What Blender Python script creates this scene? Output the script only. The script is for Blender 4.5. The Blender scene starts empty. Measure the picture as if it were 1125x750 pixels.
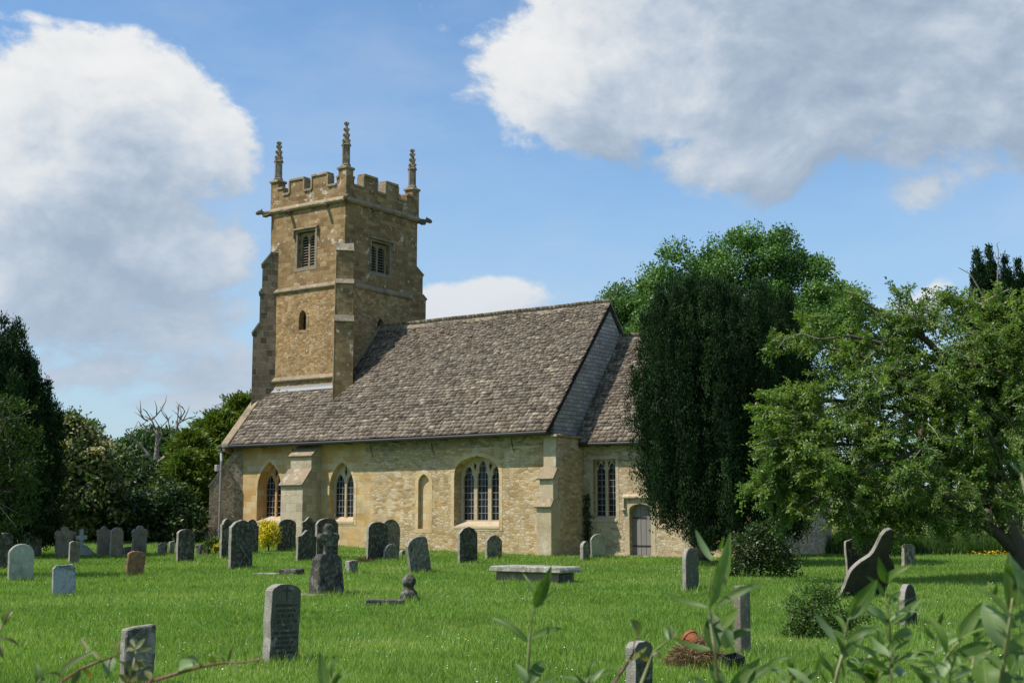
import bpy, bmesh, math, random
import numpy as np
from mathutils import Vector, Matrix
from mathutils.geometry import tessellate_polygon

R = math.radians
PI = math.pi
random.seed(7)
rng = np.random.default_rng(11)
scene = bpy.context.scene
COL = scene.collection

# ------------------------------------------------------------------ camera
EYE = 1.5
cam_d = bpy.data.cameras.new('camera')
cam = bpy.data.objects.new('camera', cam_d)
COL.objects.link(cam)
cam.location = (0, 0, EYE)
PITCH = R(7.7)
cam.rotation_euler = (R(90) + PITCH, 0, 0)
cam_d.sensor_width = 36
FPX = 1420.0
cam_d.lens = 36 * FPX / 1125
cam_d.clip_start = 0.05
cam_d.clip_end = 4000
cam_d.dof.use_dof = True
cam_d.dof.focus_distance = 34
cam_d.dof.aperture_fstop = 11
scene.camera = cam

# church frame: local x = east, local y = north
TH = R(55)
EV = np.array([math.sin(TH), -math.cos(TH)])
NV = np.array([math.cos(TH), math.sin(TH)])
P0 = np.array([1.62, 49.7])


def ray(px, py):
    a = (px - 562.5) / FPX
    b = -(py - 375) / FPX
    return np.array([a, math.cos(PITCH) - b * math.sin(PITCH), math.sin(PITCH) + b * math.cos(PITCH)])


def at(px, py, Y):
    r = ray(px, py)
    t = Y / r[1]
    return np.array([r[0] * t, Y, EYE + r[2] * t])


def smooth(a, b, x):
    t = np.clip((x - a) / (b - a), 0, 1)
    return t * t * (3 - 2 * t)


def ground_z(x, y):
    x = np.asarray(x, float); y = np.asarray(y, float)
    dx, dy = x - P0[0], y - P0[1]
    xl = dx * EV[0] + dy * EV[1]
    yl = dx * NV[0] + dy * NV[1]
    rise = 0.022 * np.clip(-xl, 0, 26) * smooth(-22, -2, yl)
    r = np.hypot(x, y)
    far = 0.030 * np.clip(r - 60, 0, 240) * smooth(56, 90, r)
    bump = 0.03 * np.sin(x * 0.7 + 1.3 * np.sin(y * 0.31)) * np.sin(y * 0.43 + 0.5 * np.sin(x * 0.37)) * smooth(6, 14, r)
    return rise + far + bump


def on_ground(px, py):
    r = ray(px, py)
    z = 0.0
    for _ in range(12):
        t = (z - EYE) / r[2]
        z = float(ground_z(r[0] * t, r[1] * t))
    return np.array([r[0] * t, r[1] * t, z])


# ------------------------------------------------------------------ sun, exposure
SUN_AZ = R(37)           # west of church south
SUN_EL = R(56)
hs = -math.sin(SUN_AZ) * EV - math.cos(SUN_AZ) * NV
SUN = Vector((hs[0] * math.cos(SUN_EL), hs[1] * math.cos(SUN_EL), math.sin(SUN_EL)))
sd = bpy.data.lights.new('sun', 'SUN')
sd.energy = 5.0
sd.angle = R(0.53)
sd.color = (1.0, 0.94, 0.84)
so = bpy.data.objects.new('sun', sd)
COL.objects.link(so)
so.rotation_euler = SUN.to_track_quat('Z', 'Y').to_euler()
scene.view_settings.view_transform = 'Standard'
scene.view_settings.look = 'None'
scene.view_settings.exposure = 0.15
scene.view_settings.gamma = 1.0
scene.cycles.max_bounces = 6
scene.cycles.transparent_max_bounces = 4


# ------------------------------------------------------------------ node helpers
class G:
    """tiny node-graph helper"""
    def __init__(self, nt):
        self.nt = nt

    def n(self, typ, props=None, ins=None):
        nd = self.nt.nodes.new(typ)
        for k, v in (props or {}).items():
            setattr(nd, k, v)
        for k, v in (ins or {}).items():
            s = nd.inputs[k]
            if hasattr(v, 'is_linked') or isinstance(v, bpy.types.NodeSocket):
                self.nt.links.new(v, s)
            else:
                s.default_value = v
        return nd

    def m(self, op, a, b=0.0, c=0.0, clamp=False):
        nd = self.n('ShaderNodeMath', {'operation': op, 'use_clamp': clamp}, {0: a, 1: b, 2: c})
        return nd.outputs[0]

    def vm(self, op, a, b=(0, 0, 0)):
        nd = self.n('ShaderNodeVectorMath', {'operation': op}, {0: a, 1: b})
        return nd.outputs[0]

    def mix(self, f, a, b, blend='MIX'):
        nd = self.n('ShaderNodeMix', {'data_type': 'RGBA', 'blend_type': blend})
        for idx, v in ((0, f), (6, a), (7, b)):
            s = nd.inputs[idx]
            if isinstance(v, bpy.types.NodeSocket):
                self.nt.links.new(v, s)
            else:
                if idx and len(v) == 3:
                    v = (*v, 1)
                s.default_value = v
        return nd.outputs[2]

    def noise(self, vec, scale, detail=4, rough=0.55, col=False, dist=0.0):
        nd = self.n('ShaderNodeTexNoise', {}, {'Vector': vec, 'Scale': scale, 'Detail': detail, 'Roughness': rough, 'Distortion': dist})
        return nd.outputs['Color' if col else 0]

    def ss(self, lo, hi, v):
        nd = self.n('ShaderNodeMapRange', {'interpolation_type': 'SMOOTHSTEP'}, {0: v, 1: lo, 2: hi, 3: 0.0, 4: 1.0})
        return nd.outputs[0]

    def ramp(self, f, stops):
        nd = self.n('ShaderNodeValToRGB', {}, {0: f})
        cr = nd.color_ramp
        while len(cr.elements) < len(stops):
            cr.elements.new(0.5)
        for e, (p, c) in zip(cr.elements, stops):
            e.position = p
            e.color = (*c, 1) if len(c) == 3 else c
        return nd.outputs[0]

    def comb(self, x, y, z=0.0):
        return self.n('ShaderNodeCombineXYZ', {}, {0: x, 1: y, 2: z}).outputs[0]

    def sep(self, v):
        return self.n('ShaderNodeSeparateXYZ', {}, {0: v}).outputs


def new_mat(name):
    m = bpy.data.materials.new(name)
    m.use_nodes = True
    m.node_tree.nodes.clear()
    g = G(m.node_tree)
    out = g.n('ShaderNodeOutputMaterial')
    return m, g, out


def finish(g, out, col, rough=0.9, bump=None, dist=0.02, strength=0.6, spec=0.3, metal=0.0, transl=0.0, tcol=None):
    ins = {'Base Color': col if isinstance(col, bpy.types.NodeSocket) else (*col, 1), 'Roughness': rough, 'Specular IOR Level': spec, 'Metallic': metal}
    p = g.n('ShaderNodeBsdfPrincipled', {}, ins)
    if bump is not None:
        b = g.n('ShaderNodeBump', {}, {'Height': bump, 'Distance': dist, 'Strength': strength})
        g.nt.links.new(b.outputs[0], p.inputs['Normal'])
    sh = p.outputs[0]
    if transl > 0:
        t = g.n('ShaderNodeBsdfTranslucent', {}, {'Color': tcol if tcol is not None else (col if isinstance(col, bpy.types.NodeSocket) else (*col, 1))})
        mx = g.n('ShaderNodeMixShader', {}, {0: transl, 1: sh, 2: t.outputs[0]})
        sh = mx.outputs[0]
    g.nt.links.new(sh, out.inputs[0])


# ------------------------------------------------------------------ world: Nishita sky with cumulus
def px_dir(px, py):
    r = ray(px, py)
    return math.atan2(r[0], r[1]), math.atan2(r[2], math.hypot(r[0], r[1]))


def build_world():
    w = bpy.data.worlds.new('World')
    scene.world = w
    w.use_nodes = True
    nt = w.node_tree
    nt.nodes.clear()
    g = G(nt)
    sky = g.n('ShaderNodeTexSky')
    sky.sky_type = 'NISHITA'
    sky.sun_disc = False
    sky.sun_elevation = SUN_EL
    sky.sun_rotation = math.atan2(SUN.x, SUN.y)
    sky.air_density = 1.0
    sky.dust_density = 0.6
    sky.ozone_density = 1.6
    # density group -------------------------------------------------
    gt = bpy.data.node_groups.new('cloud_density', 'ShaderNodeTree')
    gt.interface.new_socket('Vector', in_out='INPUT', socket_type='NodeSocketVector')
    gt.interface.new_socket('Density', in_out='OUTPUT', socket_type='NodeSocketFloat')
    d = G(gt)
    gi = d.n('NodeGroupInput')
    go = d.n('NodeGroupOutput')
    v0 = gi.outputs[0]
    warp = d.noise(v0, 5.0, 3, 0.5, col=True)
    wv = d.vm('MULTIPLY', d.vm('SUBTRACT', warp, (0.5, 0.5, 0.5)), (0.10, 0.10, 0.10))
    v = d.vm('ADD', v0, wv)
    x, y, z = d.sep(v)
    az = d.m('ARCTAN2', x, y)
    el = d.m('ARCSINE', d.m('MINIMUM', d.m('MAXIMUM', z, -1.0), 1.0))
    blobs = [  # px, py, rx, ry, weight
        (110, 135, 200, 90, 1.15), (220, 165, 110, 95, 1.05), (60, 215, 250, 110, 1.1),
        (190, 285, 140, 70, 1.15), (60, 315, 190, 75, 1.1), (150, 350, 180, 60, 0.9), (60, 405, 170, 30, 0.6),
        (100, 375, 240, 80, 0.6), (225, 440, 120, 24, 0.5),
        (660, 85, 190, 95, 1.0), (850, 60, 300, 135, 1.2), (1100, 100, 320, 140, 1.35), (870, 165, 240, 70, 1.05),
        (1020, 232, 66, 32, 0.36), (545, 334, 118, 52, 1.0), (880, -50, 330, 130, 1.25), (512, 270, 34, 12, 0.1), (990, 335, 60, 24, 0.5),
        (1040, 190, 130, 24, 0.2), (40, 40, 70, 10, 0.05),
    ]
    f = None
    for (px, py, rx, ry, wt) in blobs:
        a0, e0 = px_dir(px, py)
        ax = d.m('MULTIPLY', d.m('SUBTRACT', az, a0), FPX / rx)
        ey = d.m('MULTIPLY', d.m('SUBTRACT', el, e0), FPX / ry)
        q = d.m('ADD', d.m('MULTIPLY', ax, ax), d.m('MULTIPLY', ey, ey))
        b = d.m('SUBTRACT', wt, d.m('MULTIPLY', q, wt + 0.35))
        b = d.m('MAXIMUM', b, -0.6)
        if f is None:
            f = b
        else:
            f = d.n('ShaderNodeMath', {'operation': 'SMOOTH_MAX'}, {0: f, 1: b, 2: 0.25}).outputs[0]
    # elsewhere in the sky, broken cloud away from the view
    away = d.ss(0.15, 0.5, d.m('SUBTRACT', d.m('ABSOLUTE', az), 0.35))
    f = d.m('ADD', f, d.m('MULTIPLY', away, 0.45))
    sv = d.vm('MULTIPLY', v, (1.0, 1.0, 1.5))
    n1 = d.noise(sv, 7.0, 11, 0.62)
    bil = d.m('ABSOLUTE', d.m('SUBTRACT', d.noise(sv, 13.0, 7, 0.55), 0.5))
    f = d.m('ADD', f, d.m('MULTIPLY', d.m('SUBTRACT', n1, 0.5), 2.9))
    bil2 = d.m('ABSOLUTE', d.m('SUBTRACT', d.noise(sv, 30.0, 6, 0.55), 0.5))
    f = d.m('SUBTRACT', f, d.m('ADD', d.m('MULTIPLY', bil, 1.3), d.m('MULTIPLY', bil2, 0.7)))
    gt.links.new(f, go.inputs[0])
    # ---------------------------------------------------------------
    tc = g.n('ShaderNodeTexCoord').outputs['Generated']
    dirv = g.vm('NORMALIZE', tc)

    def dens(vec):
        nd = nt.nodes.new('ShaderNodeGroup')
        nd.node_tree = gt
        nt.links.new(vec, nd.inputs[0])
        return nd.outputs[0]
    d0 = dens(dirv)
    d1 = dens(g.vm('ADD', dirv, (-0.022, 0.0, 0.034)))
    d2 = dens(g.vm('ADD', dirv, (-0.05, 0.0, 0.085)))
    alpha = g.ss(-0.02, 0.42, d0)
    thick = g.m('ADD', g.m('MULTIPLY', d1, 0.55), g.m('MULTIPLY', d2, 0.75))
    shade = g.ss(-0.30, 1.85, thick)
    shade = g.m('ADD', shade, g.m('MULTIPLY', g.m('SUBTRACT', g.noise(dirv, 6.0, 9, 0.6), 0.5), 0.9))
    # bright cauliflower detail where density falls towards the sun
    d3 = dens(g.vm('ADD', dirv, (-0.008, 0.0, 0.013)))
    rim = g.m('ADD', g.m('MULTIPLY', g.m('SUBTRACT', d0, d1), 0.30), g.m('MULTIPLY', g.m('SUBTRACT', d0, d3), 0.45))
    shade = g.m('SUBTRACT', g.m('ADD', shade, 0.06), rim)
    shade = g.m('DIVIDE', g.m('ADD', shade, 0.55), 1.8, clamp=True)
    ccol = g.ramp(shade, [(0.0, (8.0, 8.05, 8.0)), (0.25, (7.3, 7.45, 7.55)), (0.4, (6.3, 6.7, 7.1)), (0.58, (5.1, 5.7, 6.5)), (0.78, (3.9, 4.7, 5.7)), (1.0, (3.0, 3.8, 4.9))])
    el0 = g.m('ARCSINE', g.sep(dirv)[2])
    skycol = g.mix(1.0, sky.outputs[0], (SKY_GAIN[0], SKY_GAIN[1], SKY_GAIN[2]), 'MULTIPLY')
    # thin high veil
    veil = g.m('MULTIPLY', g.ss(0.42, 0.8, g.noise(g.vm('MULTIPLY', dirv, (1.0, 1.0, 2.6)), 3.5, 6, 0.6)), 0.30)
    skycol = g.mix(veil, skycol, (6.0, 6.5, 7.2))
    full = g.mix(g.m('MULTIPLY', alpha, 0.97), skycol, ccol)
    low = g.m('MULTIPLY', g.m('SUBTRACT', 1.0, g.ss(-0.04, 0.34, el0)), 0.75)
    full = g.mix(low, full, (4.1, 5.0, 6.1))
    bg = g.n('ShaderNodeBackground', {}, {'Color': full, 'Strength': 0.10})
    out = g.n('ShaderNodeOutputWorld')
    nt.links.new(bg.outputs[0], out.inputs[0])


SKY_GAIN = (1.15, 1.42, 1.56)
build_world()


# ------------------------------------------------------------------ object helpers
def tag(o, label=None, cat=None, group=None, kind=None):
    if label: o['label'] = label
    if cat: o['category'] = cat
    if group: o['group'] = group
    if kind: o['kind'] = kind
    return o


def empty(name, loc=(0, 0, 0), rz=0.0):
    o = bpy.data.objects.new(name, None)
    o.empty_display_size = 0.2
    COL.objects.link(o)
    o.location = loc
    o.rotation_euler = (0, 0, rz)
    return o


def link(name, me, mat, parent=None, smooth_=False):
    o = bpy.data.objects.new(name, me)
    COL.objects.link(o)
    mats = mat if isinstance(mat, (list, tuple)) else [mat]
    for m in mats:
        me.materials.append(m)
    if smooth_:
        me.polygons.foreach_set('use_smooth', np.ones(len(me.polygons), bool))
    if parent is not None:
        o.parent = parent
    return o


def np_mesh(name, V, F, rnd=None):
    """mesh from numpy arrays: V (n,3), F (m,k); rnd = one value per face"""
    V = np.ascontiguousarray(V, np.float32)
    F = np.ascontiguousarray(F, np.int32)
    m, k = F.shape
    me = bpy.data.meshes.new(name)
    me.vertices.add(len(V))
    me.vertices.foreach_set('co', V.ravel())
    me.loops.add(m * k)
    me.loops.foreach_set('vertex_index', F.ravel())
    me.polygons.add(m)
    me.polygons.foreach_set('loop_start', np.arange(0, m * k, k, dtype=np.int32))
    me.polygons.foreach_set('loop_total', np.full(m, k, np.int32))
    if rnd is not None:
        a = me.attributes.new('rnd', 'FLOAT', 'FACE')
        a.data.foreach_set('value', np.ascontiguousarray(rnd, np.float32))
    me.update(calc_edges=True)
    return me


class MB:
    """collects simple solids into ONE mesh"""
    def __init__(self):
        self.v = []
        self.f = []

    def add(self, vs, fs):
        b = len(self.v)
        self.v += [tuple(map(float, q)) for q in vs]
        self.f += [tuple(i + b for i in q) for q in fs]

    def box(self, x0, x1, y0, y1, z0, z1):
        self.add([(x0, y0, z0), (x1, y0, z0), (x1, y1, z0), (x0, y1, z0), (x0, y0, z1), (x1, y0, z1), (x1, y1, z1), (x0, y1, z1)],
                 [(0, 3, 2, 1), (4, 5, 6, 7), (0, 1, 5, 4), (1, 2, 6, 5), (2, 3, 7, 6), (3, 0, 4, 7)])

    def prism(self, pts, axis, a0, a1):
        """polygon pts (2d) extruded along axis 'x','y' or 'z' from a0 to a1"""
        def mp(p, a):
            return {'x': (a, p[0], p[1]), 'y': (p[0], a, p[1]), 'z': (p[0], p[1], a)}[axis]
        n = len(pts)
        vs = [mp(p, a0) for p in pts] + [mp(p, a1) for p in pts]
        fs = [tuple(range(n))[::-1], tuple(range(n, 2 * n))] + [(i, (i + 1) % n, n + (i + 1) % n, n + i) for i in range(n)]
        self.add(vs, fs)

    def tube(self, pts, rad, n=8, cap=True):
        pts = [Vector(p) for p in pts]
        if not hasattr(rad, '__len__'):
            rad = [rad] * len(pts)
        b = len(self.v)
        up = Vector((0.13, 0.31, 0.94))
        for i, p in enumerate(pts):
            t = (pts[min(i + 1, len(pts) - 1)] - pts[max(i - 1, 0)])
            if t.length < 1e-9:
                t = Vector((0, 0, 1))
            t.normalize()
            a = t.cross(up)
            if a.length < 0.05:
                a = t.cross(Vector((1, 0, 0)))
            a.normalize()
            c = t.cross(a)
            for k in range(n):
                an = 2 * PI * k / n
                q = p + (a * math.cos(an) + c * math.sin(an)) * rad[i]
                self.v.append(tuple(q))
        for i in range(len(pts) - 1):
            for k in range(n):
                k2 = (k + 1) % n
                self.f.append((b + i * n + k, b + i * n + k2, b + (i + 1) * n + k2, b + (i + 1) * n + k))
        if cap:
            self.f.append(tuple(b + k for k in range(n))[::-1])
            self.f.append(tuple(b + (len(pts) - 1) * n + k for k in range(n)))

    def lathe(self, prof, n=12, cx=0, cy=0, cz=0):
        b = len(self.v)
        for r, z in prof:
            for k in range(n):
                a = 2 * PI * k / n
                self.v.append((cx + r * math.cos(a), cy + r * math.sin(a), cz + z))
        for i in range(len(prof) - 1):
            for k in range(n):
                k2 = (k + 1) % n
                self.f.append((b + i * n + k, b + i * n + k2, b + (i + 1) * n + k2, b + (i + 1) * n + k))
        self.f.append(tuple(b + k for k in range(n))[::-1])
        self.f.append(tuple(b + (len(prof) - 1) * n + k for k in range(n)))

    def holed(self, outer, holes, mp, depth, back_outer=False):
        """flat panel with openings; mp(u, v, d) -> 3d, d = depth behind the face; reveals are built"""
        loops = [outer] + holes
        flat = [q for l in loops for q in l]
        tris = tessellate_polygon([[Vector((a, b, 0)) for a, b in l] for l in loops])
        b = len(self.v)
        self.v += [tuple(map(float, mp(a, c, 0))) for a, c in flat]
        nv = len(flat)
        self.v += [tuple(map(float, mp(a, c, depth))) for a, c in flat]
        for t in tris:
            self.f.append(tuple(b + i for i in t))
            self.f.append(tuple(b + nv + i for i in t)[::-1])
        o = 0
        for l in loops:
            n = len(l)
            for i in range(n):
                j = (i + 1) % n
                self.f.append((b + o + i, b + o + j, b + nv + o + j, b + nv + o + i))
            o += n

    def build(self, name, mat, parent=None, smooth_=False, bevel=0.0, fix=True):
        me = bpy.data.meshes.new(name)
        me.from_pydata(self.v, [], self.f)
        if fix or bevel:
            bm = bmesh.new()
            bm.from_mesh(me)
            if bevel:
                bmesh.ops.remove_doubles(bm, verts=bm.verts, dist=1e-5)
                bmesh.ops.bevel(bm, geom=[e for e in bm.edges if len(e.link_faces) == 2 and e.calc_face_angle(0) > 0.5], offset=bevel, segments=1, affect='EDGES', clamp_overlap=True)
            bmesh.ops.recalc_face_normals(bm, faces=bm.faces)
            bm.to_mesh(me)
            bm.free()
        me.update()
        return link(name, me, mat, parent, smooth_)


# ------------------------------------------------------------------ materials: stone, slate, wood, glass ...
def wall_vec(g):
    o = g.n('ShaderNodeTexCoord').outputs['Object']
    x, y, z = g.sep(o)
    return o, g.comb(g.m('ADD', x, y), z, 0.0)


def mat_rubble(name, cols, mortar, sx=3.0, sz=6.8, lichen=0.1, rough_patch=0.5, dirt=0.35, bumpd=0.03, ash=None):
    """coursed rubble: stretched voronoi cells with mortar joints"""
    m, g, out = new_mat(name)
    o, v = wall_vec(g)
    wob = g.vm('MULTIPLY', g.vm('SUBTRACT', g.noise(v, 2.2, 5, 0.65, col=True), (0.5, 0.5, 0.5)), (0.24, 0.11, 0))
    vv = g.vm('MULTIPLY', g.vm('ADD', v, wob), (sx, sz, 1))
    vo = g.n('ShaderNodeTexVoronoi', {'voronoi_dimensions': '2D', 'feature': 'F1'}, {'Vector': vv, 'Scale': 1.0, 'Randomness': 0.92})
    ve = g.n('ShaderNodeTexVoronoi', {'voronoi_dimensions': '2D', 'feature': 'DISTANCE_TO_EDGE'}, {'Vector': vv, 'Scale': 1.0, 'Randomness': 0.92})
    cell = g.sep(vo.outputs['Color'])[0]
    base = g.ramp(cell, [(0.0, cols[0]), (0.35, cols[1]), (0.7, cols[2]), (1.0, cols[3])])
    edge = g.ss(0.02, 0.12, ve.outputs['Distance'])
    # some areas flush-pointed (smooth), others with raked joints
    patch = g.ss(0.42, 0.6, g.noise(v, 0.35, 3, 0.5))
    if ash:                                  # the west part is squared blocks, merging raggedly into rubble
        br = g.n('ShaderNodeTexBrick', {'offset': 0.5}, {'Vector': g.vm('ADD', v, g.vm('MULTIPLY', wob, (0.3, 0.3, 0))), 'Color1': (0, 0, 0, 1), 'Color2': (1, 1, 1, 1), 'Mortar': (0.5, 0.5, 0.5, 1), 'Scale': 1.0, 'Mortar Size': 0.008, 'Mortar Smooth': 0.4, 'Brick Width': 0.62, 'Row Height': 0.27})
        bc = g.m('ADD', g.m('MULTIPLY', g.sep(br.outputs['Color'])[0], 0.75), g.m('MULTIPLY', g.noise(v, 2.2, 4, 0.6), 0.25))
        acol = g.ramp(bc, [(0.05, (0.46, 0.265, 0.085)), (0.4, (0.51, 0.34, 0.145)), (0.65, (0.53, 0.39, 0.20)), (0.95, (0.56, 0.45, 0.28))])
        acol = g.mix(g.m('MULTIPLY', br.outputs['Fac'], 0.5), acol, mortar)
        wx = g.m('ADD', g.sep(v)[0], g.m('MULTIPLY', g.m('SUBTRACT', g.noise(v, 0.8, 5, 0.65), 0.5), 6.0))
        am = g.m('SUBTRACT', 1.0, g.ss(ash[0] - ash[1], ash[0] + ash[1], wx))
        base = g.mix(am, base, acol)
        edge = g.m('ADD', g.m('MULTIPLY', edge, g.m('SUBTRACT', 1.0, am)), g.m('MULTIPLY', g.m('SUBTRACT', 1.0, br.outputs['Fac']), am))
        patch = g.m('MULTIPLY', patch, g.m('SUBTRACT', 1.0, am))
    joint = g.m('MULTIPLY', g.m('SUBTRACT', 1.0, edge), g.m('ADD', 0.35, g.m('MULTIPLY', patch, rough_patch)))
    base = g.mix(joint, base, mortar)
    fine = g.noise(o, 22.0, 6, 0.7)
    base = g.mix(0.55, base, g.ramp(fine, [(0.3, (0.55, 0.55, 0.55)), (0.7, (1.35, 1.35, 1.35))]), 'MULTIPLY')
    big = g.noise(v, 0.9, 5, 0.6)
    base = g.mix(dirt, base, g.ramp(big, [(0.32, (0.62, 0.6, 0.58)), (0.5, (1.0, 1.0, 1.0)), (0.7, (1.25, 1.17, 1.02))]), 'MULTIPLY')
    if lichen:
        l = g.m('MULTIPLY', g.ss(0.60, 0.70, g.noise(o, 5.5, 5, 0.65)), lichen)
        base = g.mix(l, base, (0.58, 0.56, 0.5))
    pit = g.m('MULTIPLY', g.ss(0.66, 0.74, g.noise(g.vm('MULTIPLY', o, (1.0, 1.0, 1.9)), 6.5, 5, 0.65)), g.m('ADD', 0.25, g.m('MULTIPLY', patch, 0.6)))
    base = g.mix(pit, base, (0.13, 0.095, 0.055))
    streak = g.m('MULTIPLY', g.ss(0.55, 0.75, g.noise(g.vm('MULTIPLY', o, (2.2, 2.2, 0.28)), 1.6, 5, 0.6)), 0.28)
    base = g.mix(streak, base, (0.25, 0.21, 0.15))
    h = g.m('ADD', g.m('MULTIPLY', pit, -1.2), g.m('MULTIPLY', g.m('MULTIPLY', edge, g.m('ADD', 0.35, patch)), 0.7), g.m('ADD', g.m('MULTIPLY', fine, 0.55), g.m('MULTIPLY', cell, 0.35)))
    finish(g, out, base, 0.92, h, bumpd, 0.9, 0.2)
    return m


def mat_ashlar(name, cols, mortar, bw=0.55, bh=0.26, lichen=0.3, dark=0.3, bumpd=0.015, lscale=4.0, lcol=(0.55, 0.53, 0.47), ms=0.012, jstr=0.8):
    m, g, out = new_mat(name)
    o, v = wall_vec(g)
    wob = g.vm('MULTIPLY', g.vm('SUBTRACT', g.noise(v, 2.0, 2, 0.5, col=True), (0.5, 0.5, 0.5)), (0.05, 0.04, 0))
    vv = g.vm('ADD', v, wob)
    br = g.n('ShaderNodeTexBrick', {'offset': 0.5, 'squash': 1.0}, {'Vector': vv, 'Color1': (0, 0, 0, 1), 'Color2': (1, 1, 1, 1), 'Mortar': (0.5, 0.5, 0.5, 1), 'Scale': 1.0, 'Mortar Size': ms, 'Mortar Smooth': 0.4, 'Bias': 0.0, 'Brick Width': bw, 'Row Height': bh})
    cell = g.sep(br.outputs['Color'])[0]
    cell = g.m('ADD', g.m('MULTIPLY', cell, 0.7), g.m('MULTIPLY', g.noise(v, 2.2, 4, 0.6), 0.3))
    base = g.ramp(cell, [(0.05, cols[0]), (0.4, cols[1]), (0.65, cols[2]), (0.95, cols[3])])
    base = g.mix(g.m('MULTIPLY', br.outputs['Fac'], jstr), base, mortar)
    fine = g.noise(o, 26.0, 6, 0.7)
    base = g.mix(0.6, base, g.ramp(fine, [(0.3, (0.5, 0.5, 0.5)), (0.7, (1.4, 1.4, 1.4))]), 'MULTIPLY')
    big = g.noise(o, 0.8, 5, 0.62)
    base = g.mix(dark, base, g.ramp(big, [(0.3, (0.45, 0.42, 0.4)), (0.52, (1.0, 1.0, 1.0)), (0.72, (1.3, 1.22, 1.08))]), 'MULTIPLY')
    if lichen:
        l1 = g.ss(0.60, 0.66, g.noise(o, lscale, 6, 0.68))
        l2 = g.ss(0.63, 0.67, g.noise(g.vm('ADD', o, (7, 3, 1)), lscale * 2.6, 4, 0.6))
        l = g.m('MULTIPLY', g.m('MAXIMUM', l1, l2), lichen, clamp=True)
        base = g.mix(l, base, lcol)
    h = g.m('ADD', g.m('MULTIPLY', g.m('SUBTRACT', 1.0, br.outputs['Fac']), 0.6), g.m('ADD', g.m('MULTIPLY', fine, 0.7), g.m('MULTIPLY', cell, 0.25)))
    finish(g, out, base, 0.92, h, bumpd, 0.9, 0.2)
    return m


def mat_stone(name, c0, c1, lichen=0.4, lcol=(0.5, 0.49, 0.43), dark=0.3, dcol=(0.03, 0.032, 0.03), scale=6.0, bumpd=0.012, rough=0.92, lo=0.54):
    """one block of weathered dressed stone with lichen"""
    m, g, out = new_mat(name)
    o = g.n('ShaderNodeTexCoord').outputs['Object']
    oi = g.n('ShaderNodeObjectInfo').outputs['Random']
    ov = g.vm('ADD', o, g.comb(g.m('MULTIPLY', oi, 37.0), g.m('MULTIPLY', oi, 91.0), g.m('MULTIPLY', oi, 17.0)))
    base = g.mix(g.noise(ov, scale * 0.5, 5, 0.65), c0, c1)
    fine = g.noise(ov, scale * 9, 5, 0.7)
    base = g.mix(0.6, base, g.ramp(fine, [(0.3, (0.55, 0.55, 0.55)), (0.7, (1.35, 1.35, 1.35))]), 'MULTIPLY')
    if dark:
        d = g.m('MULTIPLY', g.ss(0.46, 0.66, g.noise(g.vm('ADD', ov, (3, 8, 2)), scale * 0.6, 6, 0.7)), dark)
        base = g.mix(d, base, dcol)
    l1 = g.ss(lo + 0.02, lo + 0.10, g.noise(ov, scale, 6, 0.7))
    l2 = g.ss(0.64, 0.68, g.noise(g.vm('ADD', ov, (1, 5, 9)), scale * 3.2, 3, 0.6))
    base = g.mix(g.m('MULTIPLY', g.m('MAXIMUM', l1, g.m('MULTIPLY', l2, 0.8)), lichen, clamp=True), base, lcol)
    h = g.m('ADD', fine, g.m('MULTIPLY', g.noise(ov, scale, 4, 0.6), 1.2))
    finish(g, out, base, rough, h, bumpd, 0.8, 0.25)
    return m


def mat_slate(name):
    m, g, out = new_mat(name)
    o = g.n('ShaderNodeTexCoord').outputs['Object']
    r = g.n('ShaderNodeAttribute', {'attribute_name': 'rnd'}).outputs['Fac']
    base = g.ramp(r, [(0.0, (0.09, 0.068, 0.05)), (0.3, (0.155, 0.122, 0.092)), (0.6, (0.21, 0.171, 0.131)), (0.88, (0.26, 0.216, 0.166)), (1.0, (0.35, 0.295, 0.22))])
    fine = g.noise(o, 16.0, 6, 0.7)
    base = g.mix(0.65, base, g.ramp(fine, [(0.3, (0.5, 0.5, 0.5)), (0.7, (1.45, 1.45, 1.45))]), 'MULTIPLY')
    big = g.noise(o, 0.7, 5, 0.65)
    base = g.mix(0.5, base, g.ramp(big, [(0.32, (0.64, 0.62, 0.60)), (0.5, (1, 1, 1)), (0.7, (1.2, 1.12, 1.0))]), 'MULTIPLY')
    l = g.m('MULTIPLY', g.ss(0.60, 0.68, g.noise(o, 11.0, 5, 0.7)), 0.6)
    base = g.mix(l, base, (0.46, 0.43, 0.38))
    k = g.m('MULTIPLY', g.ss(0.62, 0.70, g.noise(g.vm('ADD', o, (5, 1, 8)), 4.0, 6, 0.7)), 0.55)
    base = g.mix(k, base, (0.05, 0.045, 0.04))
    finish(g, out, base, 0.88, fine, 0.012, 0.8, 0.25)
    return m


def mat_plain(name, col, rough=0.5, metal=0.0, spec=0.4, var=0.25, scale=20):
    m, g, out = new_mat(name)
    o = g.n('ShaderNodeTexCoord').outputs['Object']
    f = g.noise(o, scale, 4, 0.6)
    c = g.mix(var, (*col, 1), g.ramp(f, [(0.3, (0.4, 0.4, 0.4)), (0.7, (1.6, 1.6, 1.6))]), 'MULTIPLY')
    finish(g, out, c, rough, f, 0.004, 0.4, spec, metal)
    return m


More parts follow.
